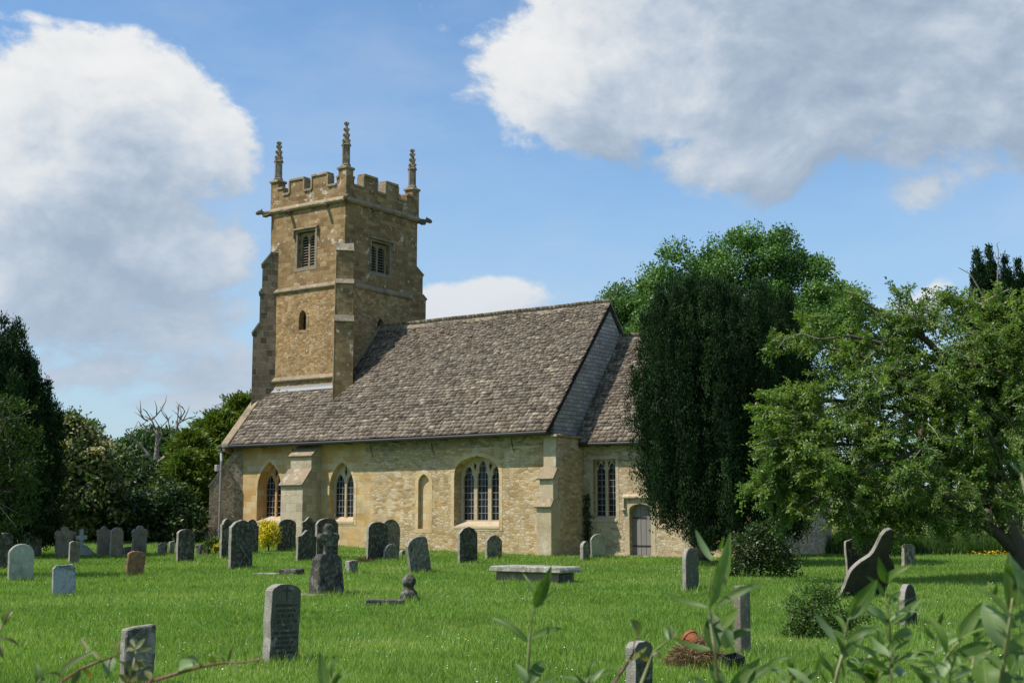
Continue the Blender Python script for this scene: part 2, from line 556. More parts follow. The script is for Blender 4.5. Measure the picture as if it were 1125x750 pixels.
def mat_glass(name):
    m, g, out = new_mat(name)
    o = g.n('ShaderNodeTexCoord').outputs['Object']
    x, y, z = g.sep(o)
    v = g.comb(g.m('ADD', x, y), z, 0)
    br = g.n('ShaderNodeTexBrick', {'offset': 0.0}, {'Vector': v, 'Color1': (0, 0, 0, 1), 'Color2': (1, 1, 1, 1), 'Scale': 1.0, 'Mortar Size': 0.0, 'Brick Width': 0.19, 'Row Height': 0.27})
    c = g.sep(br.outputs['Color'])[0]
    col = g.mix(c, (0.006, 0.007, 0.009), (0.022, 0.026, 0.03))
    h = g.m('ADD', g.m('MULTIPLY', c, 0.3), g.noise(o, 3.5, 2, 0.5))
    finish(g, out, col, 0.12, h, 0.02, 0.35, 0.5)
    return m


def mat_wood(name, c0, c1):
    m, g, out = new_mat(name)
    o = g.n('ShaderNodeTexCoord').outputs['Object']
    s = g.vm('MULTIPLY', o, (30, 30, 1.6))
    f = g.noise(s, 1.0, 6, 0.65)
    base = g.mix(f, c0, c1)
    finish(g, out, base, 0.8, f, 0.006, 0.7, 0.25)
    return m


def mat_leaf(name, stops, transl=0.25, rough=0.55, spec=0.35, tmul=(1.6, 1.9, 0.5), var=0.35, vscale=0.8, spots=0.0):
    """leaves: colour from the per-face random value, broad natural variation by noise"""
    m, g, out = new_mat(name)
    r = g.n('ShaderNodeAttribute', {'attribute_name': 'rnd'}).outputs['Fac']
    base = g.ramp(r, stops)
    o = g.n('ShaderNodeTexCoord').outputs['Object']
    base = g.mix(var, base, g.ramp(g.noise(o, vscale, 4, 0.6), [(0.3, (0.55, 0.62, 0.6)), (0.7, (1.4, 1.3, 1.15))]), 'MULTIPLY')
    if spots:
        base = g.mix(g.m('MULTIPLY', g.ss(0.66, 0.72, g.noise(o, 60.0, 4, 0.6)), spots), base, (0.13, 0.085, 0.03))
        base = g.mix(g.m('MULTIPLY', g.ss(0.5, 0.8, g.noise(o, 18.0, 3, 0.6)), spots * 0.6), base, (0.20, 0.21, 0.05))
    t = g.mix(1.0, base, (*tmul, 1), 'MULTIPLY')
    finish(g, out, base, rough, spec=spec, transl=transl, tcol=t)
    return m


def mat_bark(name, c0, c1, scale=9.0):
    m, g, out = new_mat(name)
    o = g.n('ShaderNodeTexCoord').outputs['Object']
    f = g.noise(g.vm('MULTIPLY', o, (1, 1, 0.25)), scale, 6, 0.7)
    finish(g, out, g.mix(f, c0, c1), 0.95, f, 0.03, 0.9, 0.15)
    return m


M = {}
M['nave'] = mat_rubble('golden rubble limestone', [(0.345, 0.22, 0.095), (0.455, 0.325, 0.168), (0.52, 0.40, 0.24), (0.58, 0.475, 0.33)], (0.455, 0.36, 0.225), 4.3, 9.4, 0.4, rough_patch=0.75, dirt=0.55, ash=(-9.4, 1.1))
M['nave_ashlar'] = mat_ashlar('golden squared limestone', [(0.46, 0.31, 0.14), (0.54, 0.39, 0.20), (0.57, 0.44, 0.25), (0.61, 0.50, 0.33)], (0.50, 0.40, 0.25), 0.62, 0.27, 0.15, 0.3, 0.010, jstr=0.6)
M['chancel'] = mat_rubble('buff rubble limestone', [(0.32, 0.23, 0.125), (0.42, 0.32, 0.19), (0.48, 0.38, 0.25), (0.55, 0.46, 0.33)], (0.46, 0.38, 0.26), 4.3, 9.4, 0.6, rough_patch=0.7, dirt=0.5)
M['tower'] = mat_ashlar('brown tower ironstone', [(0.17, 0.105, 0.046), (0.25, 0.16, 0.074), (0.305, 0.205, 0.10), (0.385, 0.272, 0.15)], (0.36, 0.265, 0.155), 0.42, 0.21, 0.9, 0.55, 0.022, 1.6, (0.52, 0.47, 0.38), 0.010, 0.5)
M['tower_rubble'] = mat_rubble('brown tower rubble', [(0.225, 0.135, 0.056), (0.31, 0.195, 0.088), (0.37, 0.243, 0.118), (0.44, 0.312, 0.172)], (0.37, 0.268, 0.152), 5.0, 9.5, 0.95, 0.5, 0.6)
M['buttress_dark'] = mat_ashlar('lichened buttress stone', [(0.075, 0.065, 0.05), (0.14, 0.11, 0.075), (0.20, 0.15, 0.095), (0.28, 0.22, 0.15)], (0.32, 0.26, 0.18), 0.42, 0.3, 0.55, 0.5, 0.02, 5.0, (0.40, 0.38, 0.31))
M['buttress_pale'] = mat_ashlar('pale dressed buttress stone', [(0.33, 0.27, 0.18), (0.43, 0.36, 0.25), (0.48, 0.41, 0.29), (0.53, 0.46, 0.35)], (0.36, 0.3, 0.2), 0.62, 0.34, 0.55, 0.45, 0.012, 3.0, (0.58, 0.55, 0.47))
M['grey_rubble'] = mat_rubble('grey lichened rubble', [(0.22, 0.16, 0.095), (0.30, 0.23, 0.14), (0.36, 0.29, 0.19), (0.44, 0.37, 0.27)], (0.33, 0.28, 0.2), 6.0, 9.0, 0.7, 0.5, 0.5)
M['dressed'] = mat_stone('dressed limestone', (0.42, 0.33, 0.20), (0.52, 0.43, 0.295), 0.45, (0.62, 0.59, 0.51), 0.35, (0.2, 0.16, 0.1), 2.5)
M['dressed_orange'] = mat_stone('orange dressed stone', (0.45, 0.24, 0.08), (0.52, 0.33, 0.14), 0.2, (0.6, 0.5, 0.35), 0.2, (0.25, 0.14, 0.06), 2.5)
M['moulding'] = mat_stone('weathered moulding', (0.25, 0.19, 0.115), (0.345, 0.27, 0.175), 0.55, (0.48, 0.43, 0.34), 0.6, (0.09, 0.08, 0.065), 2.2)
M['pinnacle'] = mat_stone('weathered pinnacle stone', (0.20, 0.16, 0.11), (0.30, 0.25, 0.18), 0.5, (0.44, 0.42, 0.36), 0.6, (0.07, 0.06, 0.05), 3.0)
M['gable'] = mat_ashlar('grey coursed gable slates', [(0.24, 0.225, 0.20), (0.32, 0.30, 0.27), (0.38, 0.355, 0.32), (0.46, 0.43, 0.39)], (0.09, 0.08, 0.07), 0.36, 0.16, 0.35, 0.35, 0.03)
M['slate'] = mat_slate('stone slates')
M['lead'] = mat_plain('lead flashing', (0.30, 0.30, 0.30), 0.8, 0.0)
M['iron'] = mat_plain('black painted iron', (0.02, 0.02, 0.022), 0.5)
M['pipe'] = mat_plain('grey painted pipe', (0.25, 0.25, 0.245), 0.5)
M['glass'] = mat_glass('old dark glass')
M['leads'] = mat_plain('window leads', (0.22, 0.23, 0.235), 0.5)
M['door'] = mat_wood('weathered oak', (0.13, 0.115, 0.105), (0.30, 0.275, 0.26))
M['louvre'] = mat_plain('pale louvre slats', (0.17, 0.145, 0.105), 0.8)
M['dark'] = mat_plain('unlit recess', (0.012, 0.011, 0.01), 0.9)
M['bark'] = mat_bark('bark', (0.05, 0.04, 0.03), (0.14, 0.115, 0.085))
M['deadwood'] = mat_bark('bleached dead wood', (0.16, 0.13, 0.105), (0.36, 0.31, 0.27))
M['twig'] = mat_bark('pale twigs', (0.22, 0.19, 0.15), (0.40, 0.36, 0.30))
# ------------------------------------------------------------------ the church
church = empty('church', (P0[0], P0[1], 0.0), math.atan2(EV[1], EV[0]))
tag(church, 'golden limestone parish church with battlemented west tower and stone slate roofs', 'church')

EAVE_Y, EAVE_Z, RID_Y, RID_Z, NW = -0.55, 4.74, 4.27, 10.28, -17.6
C_S, C_RY, C_RZ, C_EZ, C_E = 1.75, 5.1, 8.88, 4.36, 7.7
TX0, TX1, TY0, TY1 = -17.45, -12.55, 1.70, 7.05


def pointed(xc, a, zb, zs, za, n=9):
    """two-centred arch outline, counter-clockwise from bottom left"""
    h = za - zs
    r = (a * a + h * h) / (2 * a)
    pts = [(xc - a, zb), (xc + a, zb)]
    an1 = math.asin(min(1, h / r))
    for i in range(n):
        t = an1 * i / (n - 1)
        pts.append((xc + a - r + r * math.cos(t), zs + r * math.sin(t)))
    for i in range(n - 2, -1, -1):
        t = an1 * i / (n - 1)
        pts.append((xc - a + r - r * math.cos(t), zs + r * math.sin(t)))
    return pts


def tudor(xc, a, zb, zs, za, n=8, k=0.7):
    """depressed four-centred arch"""
    h = za - zs
    pts = [(xc - a, zb), (xc + a, zb)]
    def bz(t):
        p0, p1, p2, p3 = (a, 0), (a, h * k), (a * 0.55, h * 0.86), (0, h)
        w = [(1 - t) ** 3, 3 * t * (1 - t) ** 2, 3 * t * t * (1 - t), t ** 3]
        return sum(w[i] * (p0, p1, p2, p3)[i][0] for i in range(4)), sum(w[i] * (p0, p1, p2, p3)[i][1] for i in range(4))
    q = [bz(i / (n - 1)) for i in range(n)]
    pts += [(xc + x, zs + z) for x, z in q]
    pts += [(xc - x, zs + z) for x, z in q[-2::-1]]
    return pts


def trefoil(xc, a, zb, zs, za, n=5):
    """light with a cusped head"""
    h = za - zs
    pts = [(xc - a, zb), (xc + a, zb), (xc + a, zs)]
    right = [(0.98, 0.18), (0.86, 0.34), (0.62, 0.40), (0.72, 0.55), (0.60, 0.78), (0.34, 0.93), (0, 1.0)]
    pts += [(xc + a * x, zs + h * z) for x, z in right]
    pts += [(xc - a * x, zs + h * z) for x, z in right[-2::-1]]
    pts += [(xc - a, zs)]
    return pts


def rect(x0, x1, z0, z1):
    return [(x0, z0), (x1, z0), (x1, z1), (x0, z1)]


def grow(pts, d):
    """offset a convex-ish outline outwards"""
    n = len(pts)
    out = []
    for i in range(n):
        a, b, c = Vector(pts[i - 1]), Vector(pts[i]), Vector(pts[(i + 1) % n])
        n1 = (b - a).normalized(); n2 = (c - b).normalized()
        nn = Vector((n1.y + n2.y, -(n1.x + n2.x)))
        if nn.length < 1e-6:
            nn = Vector((n1.y, -n1.x))
        nn.normalize()
        k = 1 / max(0.5, nn.dot(Vector((n1.y, -n1.x))))
        out.append((b.x + nn.x * d * k, b.y + nn.y * d * k))
    return out


def south(y):                       # panel in a south facing plane
    return lambda a, b, d: (a, y + d, b)


def east(x):                        # panel in an east facing plane (a = y)
    return lambda a, b, d: (x - d, a, b)


W1 = pointed(-15.30, 0.75, 1.30, 2.72, 3.93)
W2 = pointed(-10.93, 0.70, 1.30, 2.72, 3.82)
NI = pointed(-6.40, 0.28, 1.00, 2.85, 3.22, 6)
W3 = tudor(-3.71, 1.11, 1.12, 3.12, 3.90)
CW = rect(0.66, 1.68, 1.40, 3.70)
CD = tudor(2.74, 0.46, -0.2, 1.72, 1.98)
LO = rect(3.56, 3.98, 1.18, 2.15)

# nave walls
SPL = -9.6
mb = MB(); mb.holed([(NW, -0.4), (0, -0.4), (0, 4.72), (NW, 4.72)], [W1, W2, NI, W3], south(0.0), 0.6)
mb.build('south_wall', M['nave'], church)
mb = MB(); mb.holed([(0.62, -0.4), (2 * RID_Y - 0.1, -0.4), (2 * RID_Y - 0.1, 4.7), (RID_Y, RID_Z - 0.12), (0.002, 5.2), (0.002, 4.72), (0.62, 4.72)], [], east(0.0), 0.5)
mb.build('east_gable', M['gable'], church)
mb = MB(); mb.box(-0.5, -0.002, 0.606, 1.9, -0.4, 4.71); mb.build('east_gable_foot', M['nave'], church)
mb = MB(); mb.holed([(0.6, -0.4), (2 * RID_Y, -0.4), (2 * RID_Y, 4.7), (RID_Y, RID_Z - 0.15), (0.6, 5.0)], [], lambda a, b, d: (NW + d, a, b), 0.5)
mb.build('west_wall', M['nave'], church)
mb = MB(); mb.box(NW + 0.5, -0.5, 2 * RID_Y - 0.5, 2 * RID_Y - 0.1, -0.4, 4.7); mb.build('north_wall', M['nave'], church)
# grey wall-top band under the eaves (plain flush course)
mb = MB(); mb.box(SPL + 0.01, -0.42, -0.016, 0.0, 4.22, 4.6); mb.build('wall_top_course', M['grey_rubble'], church)
# chancel
mb = MB(); mb.holed([(0.0, -0.4), (C_E, -0.4), (C_E, 4.3), (0.0, 4.3)], [CW, CD, LO], south(C_S), 0.55)
mb.build('chancel_wall', M['chancel'], church)
mb = MB(); mb.holed([(C_S + 0.56, -0.4), (2 * C_RY - C_S, -0.4), (2 * C_RY - C_S, 4.3), (C_RY, C_RZ - 0.15), (C_S + 0.56, 5.1)], [pointed(C_RY, 1.2, 1.6, 3.2, 4.9)], east(C_E - 0.004), 0.5)
ce = mb.build('chancel_wall', M['chancel'], church)
mb = MB(); mb.box(0.0, C_E - 0.6, 2 * C_RY - C_S - 0.5, 2 * C_RY - C_S - 0.02, -0.4, 4.3); mb.build('chancel_wall', M['chancel'], church)
# pale plinth course at the foot of the chancel
mb = MB(); mb.box(1.55, 2.2, C_S - 0.05, C_S + 0.02, -0.3, 0.10); mb.build('plinth', M['dressed'], church)
mb = MB(); mb.box(3.28, C_E + 0.03, C_S - 0.05, C_S + 0.02, -0.3, 0.12); mb.build('plinth', M['dressed'], church)
mb = MB(); mb.box(2.2, 3.28, C_S - 0.12, C_S + 0.02, -0.3, 0.03); mb.build('door_step', M['dressed'], church)
# wall core so nothing is seen through
mb = MB(); mb.box(NW + 0.6, -0.6, 0.75, 0.8, 0, 4.6); mb.build('inner_wall', M['dark'], church)
mb = MB(); mb.box(0.2, C_E - 0.7, C_S + 0.6, C_S + 0.65, 0, 4.2); mb.build('inner_wall', M['dark'], church)


# ---- windows
def tracery_window(name, outline, y, lights, spand=(), mat='dressed', depth=0.34, lead_dx=0.17, lead_dz=0.27, label=None, sill=None, surround=None):
    root = None
    mb = MB()
    inner = grow(outline, -0.004)
    mb.holed(inner, lights + list(spand), south(y + depth), 0.13)
    root = mb.build(name, M[mat], church)
    if label: root['label'] = label
    xs = [p[0] for p in outline]; zs = [p[1] for p in outline]
    g_ = MB(); g_.add([(min(xs), y + depth + 0.09, min(zs)), (max(xs), y + depth + 0.09, min(zs)), (max(xs), y + depth + 0.09, max(zs)), (min(xs), y + depth + 0.09, max(zs))], [(0, 1, 2, 3)])
    g_.build('glass', M['glass'], root)
    lb = MB()
    for L in lights:
        lx = [p[0] for p in L]; lz = [p[1] for p in L]
        x0, x1, z0, z1 = min(lx), max(lx), min(lz), max(lz)
        nx = max(1, round((x1 - x0) / lead_dx))
        yy = y + depth + 0.07
        for i in range(1, nx):
            xx = x0 + (x1 - x0) * i / nx
            lb.box(xx - 0.010, xx + 0.010, yy, yy + 0.014, z0, z1)
        z = z0 + lead_dz
        while z < z1 - 0.05:
            lb.box(x0, x1, yy - 0.003, yy + 0.010, z - 0.011, z + 0.011)
            z += lead_dz
    lb.build('window_leads', M['leads'], root)
    if sill:
        sx0, sx1, zb, dz, pr = sill
        s_ = MB(); s_.prism([(y - pr, zb - 0.10), (y - pr, zb - 0.03), (y + depth + 0.12, zb + dz), (y + depth + 0.12, zb - 0.10)], 'x', sx0, sx1)
        s_.build('sill', M['dressed'], root)
    if surround:
        # flush dressed-stone surround, a few mm proud of the rubble
        s_ = MB(); s_.holed(grow(outline, surround), [grow(outline, 0.004)], south(y - 0.012), 0.1)
        s_.build('window_surround', M['nave_ashlar' if y < 0.5 else 'dressed'], root)
    return root


def y_lights(xc, a, zb, zs, za, mull=0.055):
    """two lancet lights and a small eyelet between their heads"""
    m_ = a - 0.10
    lw = (m_ - mull) / 2
    hz = zs + 0.05
    L1 = pointed(xc - mull - lw, lw, zb + 0.08, hz, hz + lw * 2.05, 7)
    L2 = pointed(xc + mull + lw, lw, zb + 0.08, hz, hz + lw * 2.05, 7)
    ez = hz + lw * 1.55
    eye = [(xc, ez), (xc + 0.09, ez + 0.2), (xc, za - 0.12), (xc - 0.09, ez + 0.2)]
    return [L1, L2], [eye]


l, e_ = y_lights(-15.30, 0.75, 1.30, 2.72, 3.93)
tracery_window('window', W1, 0, l, e_, 'dressed_orange', 0.42, label='pointed two-light window with orange stone tracery', sill=(-16.04, -14.56, 1.3, 0.22, 0.03), surround=0.16)
l, e_ = y_lights(-10.93, 0.70, 1.30, 2.72, 3.82)
tracery_window('window', W2, 0, l, e_, 'dressed', 0.26, label='pointed two-light window with pale stone tracery', sill=(-11.66, -10.20, 1.3, 0.2, 0.03), surround=0.17)
lw = 0.30
l3 = [trefoil(-3.71 + k * 0.70, 0.265, 1.36, 2.95, zt) for k, zt in ((-1, 3.48), (0, 3.72), (1, 3.48))]
e3 = [[(-3.71 + s * 0.38, 3.30), (-3.71 + s * 0.30, 3.52), (-3.71 + s * 0.42, 3.68), (-3.71 + s * 0.46, 3.5)] for s in (-1, 1)]
tracery_window('window', W3, 0.0, l3, e3, 'dressed', 0.42, label='three-light window under a depressed arch', sill=(-4.84, -2.58, 1.12, 0.24, 0.03), surround=0.17)
lc = [trefoil(1.17 + s * 0.255, 0.195, 1.46, 3.18, 3.56) for s in (-1, 1)]
ec = [[(1.17 + s * 0.07, 3.40), (1.17 + s * 0.07, 3.62), (1.17 + s * 0.2, 3.62)] for s in (-1, 1)] + [[(1.17 + s * 0.30, 3.62), (1.17 + s * 0.46, 3.62), (1.17 + s * 0.46, 3.40)] for s in (-1, 1)]
tracery_window('window', CW, C_S, lc, ec, 'dressed', 0.18, 0.16, 0.24, label='square-headed two-light chancel window', sill=(0.60, 1.74, 1.4, 0.14, 0.05), surround=0.14)
# blocked lancet in the nave wall
mb = MB(); mb.holed(NI, [], south(0.16), 0.05); ni = mb.build('blocked_lancet', M['nave_ashlar'], church)
mb = MB(); mb.holed(grow(NI, 0.17), [grow(NI, 0.004)], south(-0.010), 0.1); mb.build('window_surround', M['nave_ashlar'], ni)
# blocked low side window in the chancel
mb = MB(); mb.holed(LO, [], south(C_S + 0.2), 0.05); lo_ = mb.build('blocked_window', M['chancel'], church)
mb = MB(); mb.prism([(C_S - 0.03, 1.08), (C_S - 0.03, 1.14), (C_S + 0.2, 1.26), (C_S + 0.2, 1.08)], 'x', 3.52, 4.02); mb.build('sill', M['dressed'], lo_)

# ---- priest's door
mb = MB(); mb.holed(grow(CD, 0.20), [grow(CD, 0.006)], south(C_S - 0.014), 0.1); dr = mb.build('door_surround', M['dressed'], church)
mb = MB()
nb = 5
for i in range(nb):
    x0 = 2.20 + 1.1 * i / nb
    mb.box(x0 + 0.006, x0 + 1.1 / nb - 0.006, C_S + 0.24, C_S + 0.29, -0.05, 2.05)
do = mb.build('door', M['door'], church, bevel=0.006)
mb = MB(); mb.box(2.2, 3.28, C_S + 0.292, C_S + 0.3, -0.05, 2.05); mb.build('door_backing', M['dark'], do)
for x1_, z_ in ((3.08, 0.36), (2.9, 1.42)):
    mb = MB(); mb.box(2.3, x1_, C_S + 0.225, C_S + 0.238, z_, z_ + 0.055); mb.build('hinge_strap', M['iron'], do)
mb = MB(); mb.tube([(3.02 + 0.035 * math.cos(t), C_S + 0.222, 0.98 + 0.035 * math.sin(t)) for t in np.linspace(0, 2 * PI, 13)], 0.007, 6); mb.build('ring_handle', M['iron'], do)
mb = MB()
mb.prism([(C_S, 2.22), (C_S - 0.13, 2.20), (C_S - 0.13, 2.26), (C_S, 2.34)], 'x', 2.02, 3.36)
for x0, x1 in ((2.02, 2.10), (3.28, 3.36)):
    mb.prism([(C_S, 1.80), (C_S - 0.12, 1.80), (C_S - 0.12, 2.20), (C_S, 2.20)], 'x', x0, x1)
    mb.lathe([(0.03, -0.10), (0.085, -0.05), (0.10, 0.0), (0.06, 0.06)], 8, (x0 + x1) / 2, C_S - 0.06, 1.76)
mb.build('hood_mould', M['dressed'], church)
# string fragment by the chancel window
mb = MB(); mb.box(1.80, 2.9, C_S - 0.07, C_S, 3.66, 3.72); mb.build('string_course', M['moulding'], church)


# ---- buttresses
def weathered(name, x0, x1, yw, stages, mat, slab=0.05):
    """stages: list of (projection, z_top_front, z_slope_top) from the ground up, south facing"""
    root = None
    mb = MB(); slabs = []
    zb = -0.4
    for i, (p, zf, zt) in enumerate(stages):
        pn = stages[i + 1][0] if i + 1 < len(stages) else 0.0
        ins = 0.0 + 0.025 * i
        mb.prism([(yw - p, zb), (yw - p, zf), (yw - pn + 0.0, zt), (yw + 0.02, zt), (yw + 0.02, zb)], 'x', x0 + ins, x1 - ins)
        a = Vector((yw - p - 0.07, zf - 0.045)); b = Vector((yw - pn - 0.001, zt + 0.01))
        t = (b - a).normalized(); nrm = Vector((t.y, -t.x)) * -1
        if nrm.y < 0: nrm = -nrm
        sl = MB(); sl.prism([tuple(a), tuple(b), tuple(b + nrm * 0.075), tuple(a + nrm * 0.075)], 'x', x0 - 0.05, x1 + 0.05); slabs.append(sl)
        zb = zt - 0.001
    root = mb.build(name, mat, church, bevel=0.015)
    for sl in slabs: sl.build('weathering_slab', M['moulding'], root, bevel=0.012)
    return root


weathered('buttress', -13.44, -12.14, 0.0, [(1.12, 2.84, 3.50), (0.60, 4.10, 4.55)], M['buttress_pale'])
# dressed corner buttress at the east end of the nave
cb = weathered('buttress', -0.42, 0.26, 0.0, [(0.62, 1.86, 2.12), (0.44, 2.92, 3.28), (0.20, 4.52, 4.56)], M['dressed'])
mb = MB(); mb.box(0.001, 0.25, -0.10, C_S - 0.002, -0.4, 4.50); mb.build('buttress_flank', M['nave'], church)
mb = MB(); mb.box(-0.42, 0.34, -0.34, C_S - 0.1, 4.505, 4.60); mb.build('buttress_cap', M['moulding'], cb, bevel=0.015)


def diag(name, cx, cy, ang, wid, stages, mat, z0=-0.4, inner=0.35):
    """diagonal buttress: ang = outward direction in church plan"""
    d = Vector((math.cos(ang), math.sin(ang))); s = Vector((-d.y, d.x))
    mb = MB(); slabs = []
    zb = z0
    def P(o, side, z): return (cx + d.x * o + s.x * side, cy + d.y * o + s.y * side, z)
    for i, (p, zf, zt) in enumerate(stages):
        pn = stages[i + 1][0] if i + 1 < len(stages) else 0.0
        w = wid / 2 - 0.02 * i
        prof = [(-inner, zb), (p, zb), (p, zf), (pn, zt), (-inner, zt)]
        n = len(prof)
        vs = [P(o, -w, z) for o, z in prof] + [P(o, w, z) for o, z in prof]
        mb.add(vs, [tuple(range(n)), tuple(range(n, 2 * n))[::-1]] + [(k, (k + 1) % n, n + (k + 1) % n, n + k) for k in range(n)])
        a = Vector((p + 0.04, zf - 0.03)); b = Vector((pn + 0.0, zt + 0.012))
        nrm = Vector((b.y - a.y, a.x - b.x)).normalized()
        if nrm.y < 0: nrm = -nrm
        q = [a, b, b + nrm * 0.05, a + nrm * 0.05]
        w2 = w + 0.02
        vs = [P(c.x, -w2, c.y) for c in q] + [P(c.x, w2, c.y) for c in q]
        sl = MB(); sl.add(vs, [(0, 1, 2, 3), (7, 6, 5, 4)] + [(k, (k + 1) % 4, 4 + (k + 1) % 4, 4 + k) for k in range(4)]); slabs.append(sl)
        zb = zt - 0.001
    r_ = mb.build(name, mat, church, bevel=0.012)
    for sl in slabs: sl.build('weathering_slab', M['pinnacle' if z0 > -0.1 else 'moulding'], r_, bevel=0.012)
    return r_


SW_, SE_, NE_, NW_ = -3 * PI / 4, -PI / 4, PI / 4, 3 * PI / 4
diag('buttress', NW + 0.05, 0.05, SW_, 0.85, [(1.12, 2.85, 4.45)], M['grey_rubble'])
mb = MB()
d = Vector((math.cos(SW_), math.sin(SW_))); s_ = Vector((-d.y, d.x))
def PP(o, side, z): return (NW + d.x * o + s_.x * side, d.y * o + s_.y * side, z)
q = [(0.8, 0.2), (1.42, 0.2), (1.42, 0.85), (1.17, 1.02), (0.8, 1.02)]
mb.add([PP(o, -0.55, z) for o, z in q] + [PP(o, 0.55, z) for o, z in q], [(0, 1, 2, 3, 4), (9, 8, 7, 6, 5)] + [(k, (k + 1) % 5, 5 + (k + 1) % 5, 5 + k) for k in range(5)])
mb.build('plinth', M['moulding'], church, bevel=0.02)

# ---- tower
S1, S2, S3 = 7.80, 12.05, 16.02       # string courses
WB = rect(-15.62, -14.48, 13.10, 14.88)
WS = pointed(-15.12, 0.23, 10.12, 10.72, 11.06, 6)
EB = rect(3.60, 4.92, 12.93, 14.46)
ES = pointed(4.27, 0.22, 9.9, 10.45, 10.75, 6)
INS = 0.05                              # set-back of the upper stage
mb = MB(); mb.holed([(TX0, 0), (TX1, 0), (TX1, S2), (TX0, S2)], [WS], south(TY0), 0.5); tower_s1 = mb.build('tower_wall', M['tower_rubble'], church)
mb = MB(); mb.holed([(TX0 + INS, S2), (TX1 - INS, S2), (TX1 - INS, 16.6), (TX0 + INS, 16.6)], [WB], south(TY0 + INS), 0.5); mb.build('tower_wall', M['tower'], church)
mb = MB(); mb.holed([(TY0 + 0.5, 0), (TY1, 0), (TY1, S2), (TY0 + 0.5, S2)], [ES], east(TX1 - 0.003), 0.5); mb.build('tower_wall', M['tower_rubble'], church)
mb = MB(); mb.holed([(TY0 + INS + 0.5, S2), (TY1 - INS, S2), (TY1 - INS, 16.6), (TY0 + INS + 0.5, 16.6)], [EB], east(TX1 - INS - 0.003), 0.5); mb.build('tower_wall', M['tower'], church)
mb = MB(); mb.box(TX0 + 0.003, TX0 + 0.5, TY0 + 0.5, TY1, 0, S2); mb.box(TX0 + INS + 0.003, TX0 + 0.5, TY0 + INS + 0.5, TY1 - INS, S2, 16.6)
mb.box(TX0 + 0.5, TX1 - 0.51, TY1 - 0.5, TY1 - 0.004, 0, S2); mb.box(TX0 + 0.5, TX1 - 0.56, TY1 - 0.55, TY1 - INS - 0.004, S2, 16.6); mb.build('tower_wall', M['tower'], church)
mb = MB(); mb.box(TX0 + 0.6, TX1 - 0.6, TY0 + 0.6, TY1 - 0.6, 0.2, 16.5); mb.build('tower_core', M['dark'], church)


def string(z, pr, h, ins, name='string_course', slope=0.08, mat='moulding'):
    mb = MB()
    prof = [(0.02, -h / 2), (-pr * 0.6, -h / 2), (-pr, -h * 0.1), (-pr, h * 0.15), (0.0, h / 2 + slope), (0.02, h / 2 + slope)]
    x0, x1, y0, y1 = TX0 + ins, TX1 - ins, TY0 + ins, TY1 - ins
    cor = [(x0, y0, -1, -1), (x1, y0, 1, -1), (x1, y1, 1, 1), (x0, y1, -1, 1)]
    b = 0
    vs = []
    for cx, cy, sx, sy in cor:
        for o, dz in prof:
            vs.append((cx - sx * o, cy - sy * o, z + dz))
    n = len(prof)
    fs = []
    for i in range(4):
        j = (i + 1) % 4
        for k in range(n):
            fs.append((i * n + k, j * n + k, j * n + (k + 1) % n, i * n + (k + 1) % n))
    mb.add(vs, fs)
    return mb.build(name, M[mat], church)


string(S1, 0.10, 0.16, -0.02, slope=0.10)
string(S2, 0.10, 0.16, 0.0, slope=0.10)
string(S3, 0.17, 0.20, INS, 'cornice', 0.12)

# diagonal buttresses
diag('tower_buttress', TX1 - 0.12, TY0 + 0.12, SE_, 0.86, [(0.60, 10.25, 10.52), (0.50, 12.0, 12.2), (0.36, 13.55, 13.95)], M['tower'], 6.7, 0.3)
mb = MB()
d = Vector((math.cos(SE_), math.sin(SE_))); s_ = Vector((-d.y, d.x))
diag('tower_buttress', TX0 + 0.12, TY0 + 0.12, SW_, 0.86, [(0.80, 10.1, 10.55), (0.52, 12.05, 12.2), (0.44, 13.4, 14.0)], M['buttress_dark'], 0.0, 0.3)
diag('tower_buttress', TX1 - 0.12, TY1 - 0.12, NE_, 0.8, [(0.5, 12.0, 12.2), (0.34, 13.2, 13.6)], M['tower'], 6.0, 0.3)
diag('tower_buttress', TX0 + 0.12, TY1 - 0.12, NW_, 0.8, [(0.9, 10.1, 10.5), (0.5, 12.0, 12.2), (0.34, 13.2, 13.6)], M['tower'], 0.0, 0.3)

# belfry windows with louvres and label hoods


